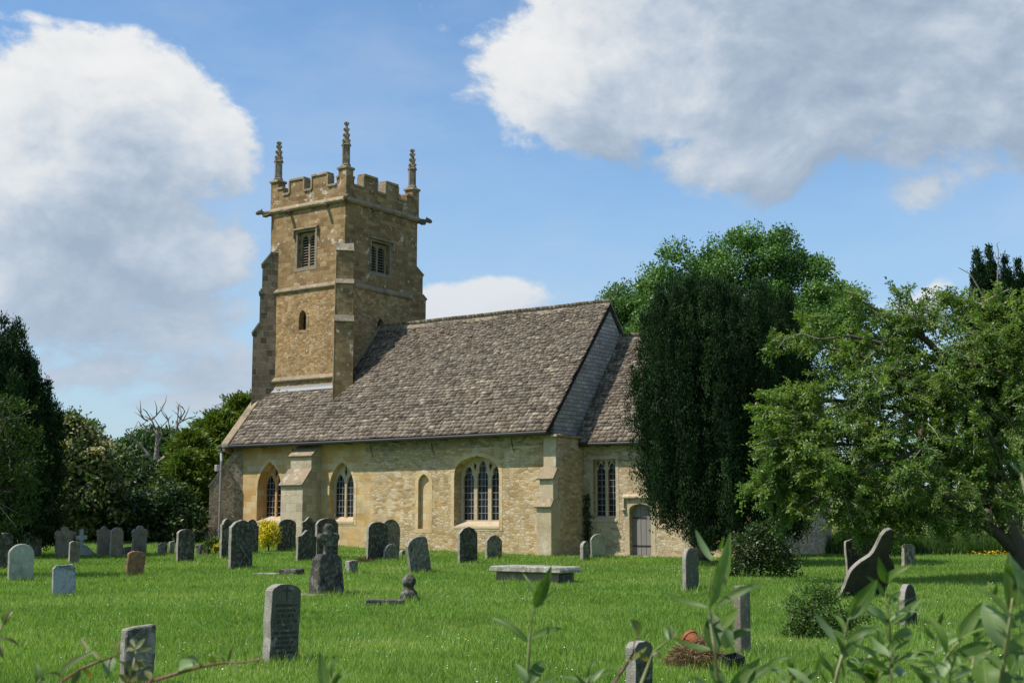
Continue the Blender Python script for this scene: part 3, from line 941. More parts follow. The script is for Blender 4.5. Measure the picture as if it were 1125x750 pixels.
def belfry(mp, a0, a1, z0, z1, hood):
    """mp(a, z, depth)"""
    mb = MB()
    mid = (a0 + a1) / 2
    lw = (a1 - a0 - 0.30) / 4
    L = [pointed(mid + s * (lw + 0.05), lw, z0 + 0.06, z1 - 0.42, z1 - 0.14, 6) for s in (-1, 1)]
    o = [(a0 + 0.004, z0 + 0.004), (a1 - 0.004, z0 + 0.004), (a1 - 0.004, z1 - 0.004), (a0 + 0.004, z1 - 0.004)]
    mb.holed(o, L, lambda a, b, d: mp(a, b, d + 0.22), 0.12)
    r_ = mb.build('belfry_window', M['moulding'], church)
    lv = MB()
    for s in (-1, 1):
        c = mid + s * (lw + 0.05)
        n = int((z1 - z0 - 0.1) / 0.13)
        for i in range(n):
            z = z0 + 0.08 + i * 0.13
            q = [mp(c - lw, z, 0.24), mp(c + lw, z, 0.24), mp(c + lw, z + 0.10, 0.42), mp(c - lw, z + 0.10, 0.42),
                 mp(c - lw, z + 0.025, 0.24), mp(c + lw, z + 0.025, 0.24), mp(c + lw, z + 0.125, 0.42), mp(c - lw, z + 0.125, 0.42)]
            lv.add(q, [(0, 1, 2, 3), (7, 6, 5, 4), (0, 4, 5, 1), (1, 5, 6, 2), (2, 6, 7, 3), (3, 7, 4, 0)])
    lv.build('louvre', M['louvre'], r_)
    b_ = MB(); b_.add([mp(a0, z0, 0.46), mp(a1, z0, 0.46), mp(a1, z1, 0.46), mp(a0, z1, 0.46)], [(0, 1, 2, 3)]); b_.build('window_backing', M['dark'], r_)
    # dressed surround and label hood
    s_ = MB(); s_.holed([(a0 - 0.14, z0 - 0.16), (a1 + 0.14, z0 - 0.16), (a1 + 0.14, z1 + 0.10), (a0 - 0.14, z1 + 0.10)], [rect(a0 + 0.006, a1 - 0.006, z0 + 0.006, z1 - 0.006)], lambda a, b, d: mp(a, b, d - 0.015), 0.1)
    s_.build('window_surround', M['pinnacle'], r_)
    h = MB()
    def hb(u0, u1, w0, w1):
        vs = [mp(u0, w0, 0.02), mp(u1, w0, 0.02), mp(u1, w1, 0.02), mp(u0, w1, 0.02), mp(u0, w0, -0.14), mp(u1, w0, -0.14), mp(u1, w1 - 0.06, -0.14), mp(u0, w1 - 0.06, -0.14)]
        h.add(vs, [(0, 1, 2, 3), (7, 6, 5, 4), (0, 4, 5, 1), (1, 5, 6, 2), (2, 6, 7, 3), (3, 7, 4, 0)])
    hb(a0 - 0.22, a1 + 0.22, z1 + 0.101, z1 + 0.23)
    hb(a0 - 0.22, a0 - 0.145, z1 - 0.26, z1 + 0.10)
    hb(a1 + 0.145, a1 + 0.22, z1 - 0.26, z1 + 0.10)
    h.build('hood_mould', M['moulding'], r_)
    return r_


belfry(south(TY0 + INS), -15.62, -14.48, 13.10, 14.82, True)
belfry(east(TX1 - INS - 0.003), 3.60, 4.92, 12.93, 14.40, True)
for o, mp_ in ((WS, south(TY0 + 0.30)), (ES, east(TX1 - 0.3))):
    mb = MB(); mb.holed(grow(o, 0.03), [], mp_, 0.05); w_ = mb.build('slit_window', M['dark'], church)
    mp2 = south(TY0 - 0.012) if o is WS else east(TX1 + 0.009)
    mb = MB(); mb.holed(grow(o, 0.14), [grow(o, 0.004)], mp2, 0.1); mb.build('window_surround', M['tower_rubble'], w_)

# parapet: walls, battlements and copings
PT = 0.34
sx = [(TX0 - 0.0, -16.62), (-16.20, -15.22), (-14.74, -13.70), (-13.16, TX1)]
sy = [(TY0, 2.30), (2.95, 3.92), (4.52, 5.45), (6.12, TY1)]
mb = MB(); cp = MB()
def seg(a0, a1, z0, z1, side, ov=0.06, th=0.12, cope=True):
    """one stretch of parapet along a side with its coping"""
    if side == 's': b = (a0, a1, TY0 + 0.02, TY0 + 0.02 + PT)
    if side == 'n': b = (a0, a1, TY1 - 0.02 - PT, TY1 - 0.02)
    if side == 'e': b = (TX1 - 0.02 - PT, TX1 - 0.02, a0, a1)
    if side == 'w': b = (TX0 + 0.02, TX0 + 0.02 + PT, a0, a1)
    mb.box(*b, z0, z1 - th)
    if cope:
        cp.box(b[0] - (ov if side in 'ew' else 0.0), b[1] + (ov if side in 'ew' else 0.0), b[2] - (ov if side in 'sn' else 0.0), b[3] + (ov if side in 'sn' else 0.0), z1 - th + 0.001, z1)
CR, ME, PI_ = 16.86, 17.50, 17.68
for side, lst, lo, hi in (('s', sx, TX0, TX1), ('n', sx, TX0, TX1), ('e', sy, TY0, TY1), ('w', sy, TY0, TY1)):
    if side in 'sn':
        mb.box(lo + 0.021, hi - 0.021, (TY0 + 0.021 if side == 's' else TY1 - 0.021 - PT), (TY0 + 0.021 + PT if side == 's' else TY1 - 0.021), 16.10, CR - 0.12)
    else:
        mb.box((TX1 - 0.021 - PT if side == 'e' else TX0 + 0.021), (TX1 - 0.021 if side == 'e' else TX0 + 0.021 + PT), lo + 0.37, hi - 0.37, 16.10, CR - 0.12)
    for i in range(len(lst) - 1):        # crenel sills
        a0, a1 = lst[i][1], lst[i + 1][0]
        seg(a0 + 0.001, a1 - 0.001, CR - 0.121, CR, side)
    for a0, a1 in lst[1:-1]:             # merlons
        seg(a0, a1, CR - 0.119, ME, side)
        # side returns of the coping that follow the battlement outline
        for q0, q1 in ((a0 - 0.045, a0 + 0.06), (a1 - 0.06, a1 + 0.045)):
            o = 0.055
            if side == 's': cp.box(q0, q1, TY0 + 0.02 - o, TY0 + 0.02 + PT + o, CR - 0.06, ME - 0.121)
            if side == 'n': cp.box(q0, q1, TY1 - 0.02 - PT - o, TY1 - 0.02 + o, CR - 0.06, ME - 0.121)
            if side == 'e': cp.box(TX1 - 0.02 - PT - o, TX1 - 0.02 + o, q0, q1, CR - 0.06, ME - 0.121)
            if side == 'w': cp.box(TX0 + 0.02 - o, TX0 + 0.02 + PT + o, q0, q1, CR - 0.06, ME - 0.121)
    for (a0, a1) in (lst[0], lst[-1]):   # lower shoulders beside the corner piers
        seg(a0 + (0.45 if (a0, a1) == lst[0] else 0), a1 - (0.45 if (a0, a1) == lst[-1] else 0), CR - 0.119, CR + 0.34, side)
mb.build('parapet', M['tower'], church)
for q in range(0, len(cp.v), 8):
    c1 = MB(); c1.add(cp.v[q:q + 8], [(0, 3, 2, 1), (4, 5, 6, 7), (0, 1, 5, 4), (1, 2, 6, 5), (2, 3, 7, 6), (3, 0, 4, 7)]); c1.build('parapet_coping', M['moulding'], church, bevel=0.015)
# corner piers with crocketed pinnacles
pinn = []
for cx, cy, top in ((TX1, TY0, 19.82), (TX0, TY0, 19.62), (TX1, TY1, 19.66), (TX0, TY1, 19.66)):
    ix = 1 if cx == TX0 else -1
    iy = 1 if cy == TY0 else -1
    px0, px1 = sorted((cx + 0.0 * ix, cx + 0.50 * ix)); py0, py1 = sorted((cy, cy + 0.50 * iy))
    mb = MB(); mb.box(px0 + 0.012, px1, py0 + 0.012, py1, 16.12, 17.48)
    pr = mb.build('corner_pier', M['tower'], church)
    mb = MB(); mb.box(px0 - 0.06, px1 + 0.06, py0 - 0.06, py1 + 0.06, 17.481, 17.60); mb.build('pier_cap', M['moulding'], pr, bevel=0.02)
    c_x, c_y = (px0 + px1) / 2, (py0 + py1) / 2
    mb = MB()
    zb = 17.601
    H = top - zb
    sh = H * 0.46
    def ring(r_, z, k=0.72):
        out = []
        for i in range(8):
            an = PI / 4 * i + PI / 8
            rr = r_ * (1.0 if True else k)
            out.append((c_x + rr * math.cos(an), c_y + rr * math.sin(an), z))
        return out
    levels = [(0.245, zb), (0.245, zb + 0.10), (0.20, zb + 0.16), (0.19, zb + sh), (0.25, zb + sh + 0.03), (0.20, zb + sh + 0.10), (0.15, zb + sh + 0.35), (0.10, zb + sh + 0.68), (0.05, top - 0.16), (0.05, top - 0.10), (0.075, top - 0.06), (0.03, top)]
    vs = []; fs = []
    for r_, z in levels: vs += ring(r_, z)
    for i in range(len(levels) - 1):
        for k in range(8): fs.append((i * 8 + k, i * 8 + (k + 1) % 8, (i + 1) * 8 + (k + 1) % 8, (i + 1) * 8 + k))
    fs.append(tuple(range(8))[::-1]); fs.append(tuple((len(levels) - 1) * 8 + k for k in range(8)))
    mb.add(vs, fs)
    # buttress strips of the shaft with little gablets
    for an in (0, PI / 2, PI, 3 * PI / 2):
        dx, dy = math.cos(an), math.sin(an)
        x_, y_ = c_x + dx * 0.17, c_y + dy * 0.17
        mb.tube([(x_, y_, zb + 0.12), (x_, y_, zb + sh - 0.02), (x_ + dx * 0.03, y_ + dy * 0.03, zb + sh + 0.1), (x_ - dx * 0.05, y_ - dy * 0.05, zb + sh + 0.28)], [0.06, 0.06, 0.055, 0.012], 5)
    pn = mb.build('pinnacle', M['pinnacle'], church)
    for z, r_ in ((zb + sh + 0.22, 0.20), (zb + sh + 0.50, 0.165), (zb + sh + 0.78, 0.13), (top - 0.13, 0.10)):
        for an in (0, PI / 2, PI, 3 * PI / 2):
            dx, dy = math.cos(an), math.sin(an)
            ck = MB(); ck.tube([(c_x + dx * r_ * 0.35, c_y + dy * r_ * 0.35, z - 0.05), (c_x + dx * r_ * 0.8, c_y + dy * r_ * 0.8, z - 0.01), (c_x + dx * r_ * 1.15, c_y + dy * r_ * 1.15, z + 0.04), (c_x + dx * r_ * 0.95, c_y + dy * r_ * 0.95, z + 0.085)], [0.035, 0.045, 0.05, 0.02], 6); ck.build('crocket', M['pinnacle'], pn)


# gargoyles: beasts leaning out at the corners, plain spouts on the south face
def gargoyle(p, ang, L=0.75, name='gargoyle'):
    d = Vector((math.cos(ang), math.sin(ang), 0))
    p = Vector(p)
    mb = MB()
    mb.tube([p - d * 0.2, p + d * 0.15, p + d * L * 0.45 + Vector((0, 0, 0.02)), p + d * L * 0.65 + Vector((0, 0, -0.02))], [0.15, 0.14, 0.11, 0.09], 8)
    mb.tube([p + d * L * 0.55 + Vector((0, 0, 0.03)), p + d * L * 0.75 + Vector((0, 0, 0.06)), p + d * L * 0.9 + Vector((0, 0, 0.0)), p + d * L + Vector((0, 0, -0.02))], [0.08, 0.13, 0.11, 0.05], 8)
    s = Vector((-d.y, d.x, 0))
    for k in (-1, 1):                       # ears and folded forelegs
        mb.tube([p + d * L * 0.68 + s * 0.06 * k + Vector((0, 0, 0.12)), p + d * L * 0.64 + s * 0.10 * k + Vector((0, 0, 0.22))], [0.045, 0.012], 5)
        mb.tube([p + d * 0.10 + s * 0.11 * k, p + d * 0.3 + s * 0.13 * k + Vector((0, 0, -0.12)), p + d * 0.48 + s * 0.09 * k + Vector((0, 0, -0.13))], [0.05, 0.045, 0.03], 6)
    return mb.build(name, M['buttress_dark'], church, smooth_=True)


gargoyle((TX0 + 0.1, TY0 + 0.1, 15.98), SW_, 0.82)
gargoyle((TX1 - 0.1, TY1 - 0.1, 15.98), NE_, 0.80)
gargoyle((TX1 - 0.02, TY0 + 0.02, 16.02), SE_, 0.34, 'carved_boss')
gargoyle((TX0 + 0.1, TY1 - 0.1, 15.98), NW_, 0.80)
for x in (-16.10, -13.72):
    mb = MB(); mb.tube([(x, TY0 + 0.2, 15.86), (x, TY0 - 0.35, 15.84), (x, TY0 - 0.42, 15.82)], [0.10, 0.09, 0.06], 8); mb.build('water_spout', M['buttress_dark'], church, smooth_=True)
mb = MB(); mb.tube([(TX1 - 0.2, 3.6, 15.86), (TX1 + 0.12, 3.6, 15.84)], [0.09, 0.07], 8); mb.build('water_spout', M['buttress_dark'], church, smooth_=True)


# ---- roofs
def slate_roof(name, x0, x1, yE, zE, yR, zR, seed, keep=None, sag=0.05, exp0=0.205, exp1=0.10, north=False):
    r = np.random.default_rng(seed)
    L = math.hypot(yR - yE, zR - zE)
    ty, tz = (yR - yE) / L, (zR - zE) / L
    ny, nz = -tz, ty
    V = []; F = []; RN = []
    t = -0.03
    n = 0
    while t < L - 0.05:
        k = t / L
        ex = exp0 + (exp1 - exp0) * k
        x = x0 - r.uniform(0, 0.3)
        tone = r.normal(0, 0.05)
        while x < x1:
            w = r.uniform(0.5, 1.6) * (0.235 - 0.09 * k)
            xa, xb = max(x, x0) + 0.007, min(x + w, x1) - 0.007
            x += w
            if xb - xa < 0.05: continue
            xc = (xa + xb) / 2
            yc = yE + ty * t
            if keep and not keep(xc, yc): continue
            th = r.uniform(0.016, 0.038)
            a0 = t + r.normal(0, 0.009); a1 = t + ex * 1.75
            lift0 = 0.042 + abs(r.normal(0, 0.012)); lift1 = 0.004
            tw = r.normal(0, 0.007)
            sg = lambda xx, tt: -sag * math.sin(PI * min(max((xx - x0) / (x1 - x0), 0), 1)) * (0.4 + 0.6 * math.sin(PI * min(max(tt / L, 0), 1))) - 0.02 * math.sin(xx * 1.7 + tt * 0.9) * math.sin(tt * 1.1 + 0.5)
            for (xx, tt, hh) in ((xa, a0 + tw, lift0), (xb, a0 - tw, lift0), (xb, a1, lift1), (xa, a1, lift1),
                                 (xa, a0 + tw, lift0 + th), (xb, a0 - tw, lift0 + th), (xb, a1, lift1 + th), (xa, a1, lift1 + th)):
                q = hh + sg(xx, tt)
                V.append((xx, yE + ty * tt + ny * q, zE + tz * tt + nz * q))
            b = n * 8
            F += [(b, b + 3, b + 2, b + 1), (b + 4, b + 5, b + 6, b + 7), (b, b + 1, b + 5, b + 4), (b + 1, b + 2, b + 6, b + 5), (b + 2, b + 3, b + 7, b + 6), (b + 3, b, b + 4, b + 7)]
            rv = np.clip(r.normal(0.46 + tone, 0.27), 0, 1)
            RN += [rv] * 6
            n += 1
        t += ex
    V = np.array(V)
    if north:
        V[:, 1] = 2 * yR - V[:, 1]
        F = [f[::-1] for f in F]
    me = np_mesh(name, V, np.array(F), np.array(RN))
    return link(name, me, M['slate'], church)


def in_tower(x, y):
    return not (x < TX1 - 0.02 and y > TY0 + 0.02)


RX0, RX1 = NW - 0.02, 0.07
slate_roof('nave_roof', RX0, RX1, EAVE_Y, EAVE_Z, RID_Y, RID_Z, 3, in_tower)
slate_roof('nave_roof', RX0, RX1, EAVE_Y, EAVE_Z, RID_Y, RID_Z, 4, lambda x, y: x > TX1, exp0=0.3, exp1=0.2, north=True)
slate_roof('chancel_roof', 0.012, C_E + 0.12, C_S - 0.35, C_EZ, C_RY, C_RZ, 5, sag=0.03)
slate_roof('chancel_roof', 0.012, C_E + 0.12, C_S - 0.35, C_EZ, C_RY, C_RZ, 6, exp0=0.3, exp1=0.2, north=True)


def ridge(x0, x1, y, z, seed, sag=0.03):
    r = random.Random(seed)
    mb = MB()
    x = x0
    while x < x1 - 0.1:
        w = min(r.uniform(0.42, 0.6), x1 - x)
        dz = r.uniform(-0.012, 0.012) - sag * math.sin(PI * (x - x0) / (x1 - x0))
        s = 0.20
        pr = [(y - s, z - 0.175 + dz), (y - s + 0.02, z - 0.12 + dz), (y, z + 0.125 + dz), (y + s - 0.02, z - 0.12 + dz), (y + s, z - 0.175 + dz), (y, z + 0.055 + dz)]
        mb.prism(pr, 'x', x + 0.006, x + w - 0.006)
        x += w
    return mb.build('ridge_tiles', M['pinnacle'], church)


ridge(TX1 + 0.0, RX1, RID_Y, RID_Z, 1)
ridge(0.012, C_E + 0.12, C_RY, C_RZ, 2)
# roof boards under the slates
mb = MB()
for yE, zE, yR, zR, x0, x1 in ((EAVE_Y, EAVE_Z, RID_Y, RID_Z, TX1, RX1 - 0.03), (C_S - 0.35, C_EZ, C_RY, C_RZ, 0.014, C_E + 0.08)):
    mb.prism([(yE + 0.03, zE - 0.015), (yR, zR - 0.09), (2 * yR - yE - 0.03, zE - 0.015), (2 * yR - yE - 0.15, zE - 0.05), (yR, zR - 0.26), (yE + 0.15, zE - 0.05)], 'x', x0, x1)
sl = (RID_Z - EAVE_Z) / (RID_Y - EAVE_Y)
zt = EAVE_Z + (TY0 - 0.002 - EAVE_Y) * sl
mb.prism([(EAVE_Y + 0.03, EAVE_Z - 0.015), (TY0 - 0.002, zt - 0.09), (TY0 - 0.002, zt - 0.26), (EAVE_Y + 0.15, EAVE_Z - 0.05)], 'x', RX0 + 0.01, TX1)
mb.build('roof_boards', M['dark'], church)
# west verge coping with its kneeler
mb = MB()
yy0, yy1 = EAVE_Y - 0.12, TY0 + 0.05
def vz(y): return EAVE_Z + (y - EAVE_Y) * sl
for i in range(4):
    a = yy0 + (yy1 - yy0) * i / 4; b = yy0 + (yy1 - yy0) * (i + 1) / 4 - 0.012
    mb.prism([(a, vz(a) + 0.02), (a, vz(a) + 0.19), (b, vz(b) + 0.19), (b, vz(b) + 0.02)], 'x', NW - 0.22, NW + 0.26)
cpv = mb.build('verge_coping', M['moulding'], church, bevel=0.02)
mb = MB(); mb.prism([(EAVE_Y - 0.10, vz(EAVE_Y - 0.1) + 0.018), (EAVE_Y - 0.06, EAVE_Z - 0.30), (EAVE_Y + 0.5, EAVE_Z - 0.42), (EAVE_Y + 0.5, vz(EAVE_Y + 0.5))], 'x', NW - 0.16, NW + 0.02); mb.build('kneeler', M['moulding'], cpv, bevel=0.02)
# lead flashings where the nave roof meets the tower
mb = MB(); mb.prism([(TY0 - 0.13, vz(TY0 - 0.13) + 0.085), (TY0 - 0.004, vz(TY0) + 0.085), (TY0 - 0.004, vz(TY0) + 0.19), (TY0 - 0.02, vz(TY0) + 0.19), (TY0 - 0.03, vz(TY0 - 0.03) + 0.115), (TY0 - 0.13, vz(TY0 - 0.13) + 0.10)], 'x', TX0 + 0.3, TX1 - 0.5); mb.build('lead_flashing', M['lead'], church)
mb = MB(); mb.prism([(TY0 + 0.2, vz(TY0 + 0.2) + 0.05), (RID_Y, RID_Z + 0.06), (RID_Y, RID_Z + 0.24), (TY0 + 0.2, vz(TY0 + 0.2) + 0.24)], 'x', TX1 - 0.001, TX1 + 0.05); mb.build('lead_flashing', M['moulding'], church)


# gutters and downpipe
def gutter(x0, x1, y, z, drop=0.0):
    mb = MB()
    n = 14
    pts = [(x0 + (x1 - x0) * i / n, y, z - 0.03 * math.sin(PI * i / n)) for i in range(n + 1)]
    mb.tube(pts, 0.075, 8)
    for i in range(0, n + 1, 2):
        x = pts[i][0]
        mb.box(x - 0.015, x + 0.015, y, y + 0.5, pts[i][2] - 0.09, pts[i][2] - 0.06)
    return mb.build('gutter', M['iron'], church, smooth_=False)


gutter(NW - 0.35, 0.05, EAVE_Y - 0.05, EAVE_Z - 0.075)
gutter(0.3, C_E + 0.1, C_S - 0.40, C_EZ - 0.075)
for x in (-13.9, -9.3, -6.0, -2.0):
    mb = MB(); mb.tube([(x, -0.03, 4.50), (x + 0.08, -0.05, 4.2), (x + 0.16, -0.03, 3.98)], 0.014, 6); mb.build('gutter_stay', M['iron'], church)
mb = MB(); mb.tube([(NW - 0.30, EAVE_Y - 0.05, EAVE_Z - 0.12), (NW - 0.30, EAVE_Y, 4.35), (-17.6, -0.80, 4.0), (-17.6, -0.80, 0.3)], 0.055, 8)
for z in (3.6, 2.2, 0.9): mb.lathe([(0.075, -0.04), (0.075, 0.04)], 8, -17.6, -0.80, z)
mb.build('downpipe', M['pipe'], church)
mb = MB(); mb.box(NW - 0.66, NW - 0.48, -0.62, -0.44, 3.55, 3.85); mb.build('alarm_box', M['lead'], church, bevel=0.02)
# ------------------------------------------------------------------ ground
def mat_ground():
    m, g, out = new_mat('churchyard turf')
    o = g.n('ShaderNodeTexCoord').outputs['Object']
    x, y, z = g.sep(o)
    f1 = g.noise(o, 0.35, 5, 0.6)
    f2 = g.noise(o, 3.0, 5, 0.65)
    f3 = g.noise(o, 40.0, 4, 0.7)
    base = g.mix(f2, (0.085, 0.17, 0.026), (0.145, 0.25, 0.045))
    base = g.mix(g.ss(0.48, 0.72, f1), base, (0.21, 0.25, 0.065))
    base = g.mix(g.m('MULTIPLY', g.ss(0.62, 0.75, g.noise(o, 0.9, 5, 0.65)), 0.5), base, (0.24, 0.22, 0.09))
    base = g.mix(0.5, base, g.ramp(f3, [(0.3, (0.45, 0.5, 0.45)), (0.7, (1.4, 1.35, 1.3))]), 'MULTIPLY')
    # hay meadow beyond the churchyard
    r = g.vm('MULTIPLY', o, (1, 1, 0))
    rad = g.n('ShaderNodeVectorMath', {'operation': 'LENGTH'}, {0: r}).outputs[1]
    mead = g.mix(g.noise(o, 0.12, 5, 0.6), (0.10, 0.135, 0.03), (0.15, 0.175, 0.05))
    base = g.mix(g.ss(54.0, 60.0, rad), base, mead)
    finish(g, out, base, 0.95, g.m('ADD', f3, f2), 0.05, 0.7, 0.1)
    return m


M['ground'] = mat_ground()
radii = np.concatenate([[0.0], np.geomspace(1.0, 1800, 120)])
na = 288
ang = np.linspace(0, 2 * PI, na, endpoint=False)
gx = radii[:, None] * np.sin(ang)[None]
gy = radii[:, None] * np.cos(ang)[None]
gz = ground_z(gx, gy)
Vg = np.stack([gx, gy, gz], -1).reshape(-1, 3)
i0 = np.arange(len(radii) - 1)[:, None] * na
k0 = np.arange(na)[None]
k1 = (k0 + 1) % na
Fg = np.stack([i0 + k0, i0 + na + k0, i0 + na + k1, i0 + k1], -1).reshape(-1, 4)
me = np_mesh('ground', Vg, Fg[:, ::-1])
gro = link('ground', me, M['ground'], None, True)
tag(gro, 'green mown churchyard turf running out to a pale meadow', 'ground', kind='structure')


def in_church(x, y, pad=0.0):
    dx, dy = x - P0[0], y - P0[1]
    xl = dx * EV[0] + dy * EV[1]
    yl = dx * NV[0] + dy * NV[1]
    a = (xl > NW - 0.2 - pad) & (xl < 0 + pad) & (yl > -0.02 - pad) & (yl < 9)
    b = (xl >= -0.1) & (xl < C_E + pad) & (yl > C_S - 0.02 - pad) & (yl < 9)
    return a | b


# ------------------------------------------------------------------ grass
M['grass'] = mat_leaf('grass blades', [(0.0, (0.095, 0.185, 0.028)), (0.45, (0.18, 0.30, 0.055)), (0.8, (0.255, 0.37, 0.09)), (0.94, (0.32, 0.37, 0.13)), (1.0, (0.46, 0.42, 0.21))], 0.42, 0.5, 0.3, (1.5, 1.5, 0.6), 0.4, 0.45)


def vnoise(x, y, s, seed=0):
    """cheap smooth noise"""
    r = np.random.default_rng(seed)
    out = 0
    for k in range(5):
        a, b, p, q = r.uniform(-1, 1, 2).tolist() + r.uniform(0, 6, 2).tolist()
        out = out + np.sin((x * a + y * b) * s * (1 + 0.5 * k) + p + 1.7 * np.sin((x * b - y * a) * s * 0.7 + q))
    return out / 5


def grass(n):
    # sample distance with density falling off with range
    Y = 8.2 * (58.0 / 8.2) ** (rng.uniform(0, 1, n) ** 0.86)
    X = rng.uniform(-1, 1, n) * (Y * 0.47 + 2.6)
    ok = ~in_church(X, Y, 0.02)
    X, Y = X[ok], Y[ok]
    n = len(X)
    Z = ground_z(X, Y)
    patch = vnoise(X, Y, 1.1, 3) + 0.6 * vnoise(X, Y, 3.5, 4)
    clump = np.clip(vnoise(X, Y, 5.0, 21) - 0.35, 0, 1) * 1.6
    h = np.clip(rng.normal(0.054, 0.018, n) * (1 + 0.45 * patch + clump), 0.02, 0.19) * (1 + 0.10 * (Y > 30))
    w = (0.0030 + 0.00030 * Y) * rng.uniform(0.7, 1.3, n)
    a = rng.uniform(0, 2 * PI, n)
    lean = h * rng.uniform(0.15, 0.75, n)
    la = rng.uniform(0, 2 * PI, n)
    dx, dy = np.cos(a) * w, np.sin(a) * w
    lx, ly = np.cos(la) * lean, np.sin(la) * lean
    base = np.stack([X, Y, Z - 0.01], -1)
    V = np.empty((n, 3, 3))
    V[:, 0] = base + np.stack([-dx, -dy, 0 * dx], -1)
    V[:, 1] = base + np.stack([dx, dy, 0 * dx], -1)
    V[:, 2] = base + np.stack([lx, ly, h + 0.01], -1)
    F = np.arange(n * 3).reshape(-1, 3)
    rnd = np.clip(rng.normal(0.45, 0.2, n) + 0.30 * vnoise(X, Y, 0.5, 9) + 0.18 * vnoise(X, Y, 2.3, 12), 0, 1)
    o = link('grass', np_mesh('grass', V.reshape(-1, 3), F, rnd), M['grass'])
    tag(o, 'short green grass of the churchyard lawn', 'grass', kind='stuff')


grass(720000)


# small wild flowers scattered in the turf
def flower_patch(name, label, cat, col, n, sampler, size=0.012, hgt=(0.05, 0.1)):
    m, g, out = new_mat(name + ' petals')
    finish(g, out, col, 0.7, spec=0.2, transl=0.2)
    X, Y = sampler(n)
    ok = ~in_church(X, Y, 0.1)
    X, Y = X[ok], Y[ok]
    n = len(X)
    Z = ground_z(X, Y) + rng.uniform(*hgt, n)
    k = 6
    an = np.linspace(0, 2 * PI, k, endpoint=False)
    s = size * rng.uniform(0.6, 1.3, n) * (0.6 + 0.02 * Y)
    tilt = rng.normal(0, 0.35, (n, 2))
    V = np.empty((n, k, 3))
    cx, cy = np.cos(an)[None] * s[:, None], np.sin(an)[None] * s[:, None]
    V[:, :, 0] = X[:, None] + cx
    V[:, :, 1] = Y[:, None] + cy
    V[:, :, 2] = Z[:, None] + cx * tilt[:, :1] + cy * tilt[:, 1:]
    F = np.arange(n * k).reshape(-1, k)
    o = link(name, np_mesh(name, V.reshape(-1, 3), F), m)
    tag(o, label, cat, kind='stuff')


def clustered(n, cl, rad, ylo, yhi):
    def f(_):
        Yc = ylo * (yhi / ylo) ** rng.uniform(0, 1, cl)
        Xc = rng.uniform(-0.42, 0.42, cl) * Yc
        i = rng.integers(0, cl, n)
        return Xc[i] + rng.normal(0, rad, n) * (0.5 + Yc[i] / 30), Yc[i] + rng.normal(0, rad, n) * (0.5 + Yc[i] / 25)
    return f


flower_patch('daisies', 'tiny white daisies dotted over the churchyard lawn', 'daisies', (0.72, 0.73, 0.68), 1500, clustered(1500, 70, 0.6, 9, 42), 0.0075)
flower_patch('buttercups', 'small yellow buttercups dotted over the churchyard lawn', 'buttercups', (0.68, 0.50, 0.03), 330, clustered(330, 45, 0.4, 9, 40), 0.0085)


def strip(n):
    t = rng.uniform(0, 1, n)
    return 17.0 + 4.6 * t + rng.normal(0, 0.1, n), 48.6 + 0.4 * t + rng.normal(0, 0.35, n)


flower_patch('marigolds', 'row of orange yellow flowers along the far lawn edge under the fruit tree', 'flowers', (0.62, 0.36, 0.02), 220, strip, 0.022, (0.08, 0.22))

# ------------------------------------------------------------------ foliage builders
def unit(v):
    return v / np.maximum(np.linalg.norm(v, axis=-1, keepdims=True), 1e-9)


def leaves(name, pos, dirs, nrm, L, W, mat, parent, rnd=None, droop=0.0):
    """leaf-shaped quads: pos base, dirs along the leaf, nrm roughly the face normal"""
    n = len(pos)
    L = np.broadcast_to(np.asarray(L, float), (n,))[:, None]
    W = np.broadcast_to(np.asarray(W, float), (n,))[:, None]
    d = unit(dirs)
    s = unit(np.cross(d, nrm))
    u = np.cross(s, d)
    V = np.empty((n, 4, 3))
    V[:, 0] = pos
    V[:, 1] = pos + d * L * 0.5 + s * W * 0.5 + u * W * 0.12
    V[:, 2] = pos + d * L - u * L * droop
    V[:, 3] = pos + d * L * 0.5 - s * W * 0.5 + u * W * 0.12
    F = np.arange(n * 4).reshape(-1, 4)
    if rnd is None:
        rnd = np.clip(rng.normal(0.5, 0.22, n), 0, 1)
    return link(name, np_mesh(name, V.reshape(-1, 3), F, rnd), mat, parent)


def rdir(n, up=0.0):
    v = rng.normal(0, 1, (n, 3))
    v[:, 2] += up
    return unit(v)


def lobe(px, py, Y, rx, ry, dy=None):
    """crown lobe given where it is seen, as (centre, radii) in metres"""
    c = at(px, py, Y)
    a, b = rx * Y / FPX, ry * Y / FPX
    return c, np.array([a, dy if dy else (a + b) * 0.5, b])


def crown_clumps(lobes, dens, seed, inner=0.35):
    """clump centres in the outer shells of the lobes, uneven"""
    r = np.random.default_rng(seed)
    P = []; O = []
    for c, rad in lobes:
        area = 4 * PI * ((rad[0] * rad[1]) ** 1.6 / 3 + (rad[0] * rad[2]) ** 1.6 / 3 + (rad[1] * rad[2]) ** 1.6 / 3) ** (1 / 1.6)
        n = max(4, int(area * dens))
        d = unit(r.normal(0, 1, (n, 3)))
        rr = np.where(r.uniform(0, 1, n) < inner, r.uniform(0.35, 0.85, n), r.uniform(0.82, 1.08, n))
        P.append(c + d * rad * rr[:, None])
        O.append(unit(d / rad))
    P = np.concatenate(P); O = np.concatenate(O)
    return P, O


def clump_leaves(P, O, per, spread, flat, r):
    """leaf base points around clump centres"""
    n = len(P)
    cnt = r.poisson(per, n)
    i = np.repeat(np.arange(n), cnt)
    k = len(i)
    sp = spread * r.uniform(0.6, 1.35, n)
    off = unit(r.normal(0, 1, (k, 3))) * (r.uniform(0.05, 1, k) ** 0.45)[:, None] * 1.7 * sp[i][:, None] * np.array([1, 1, flat])
    return P[i] + off, unit(off / sp[i][:, None] + O[i] * 0.9), i


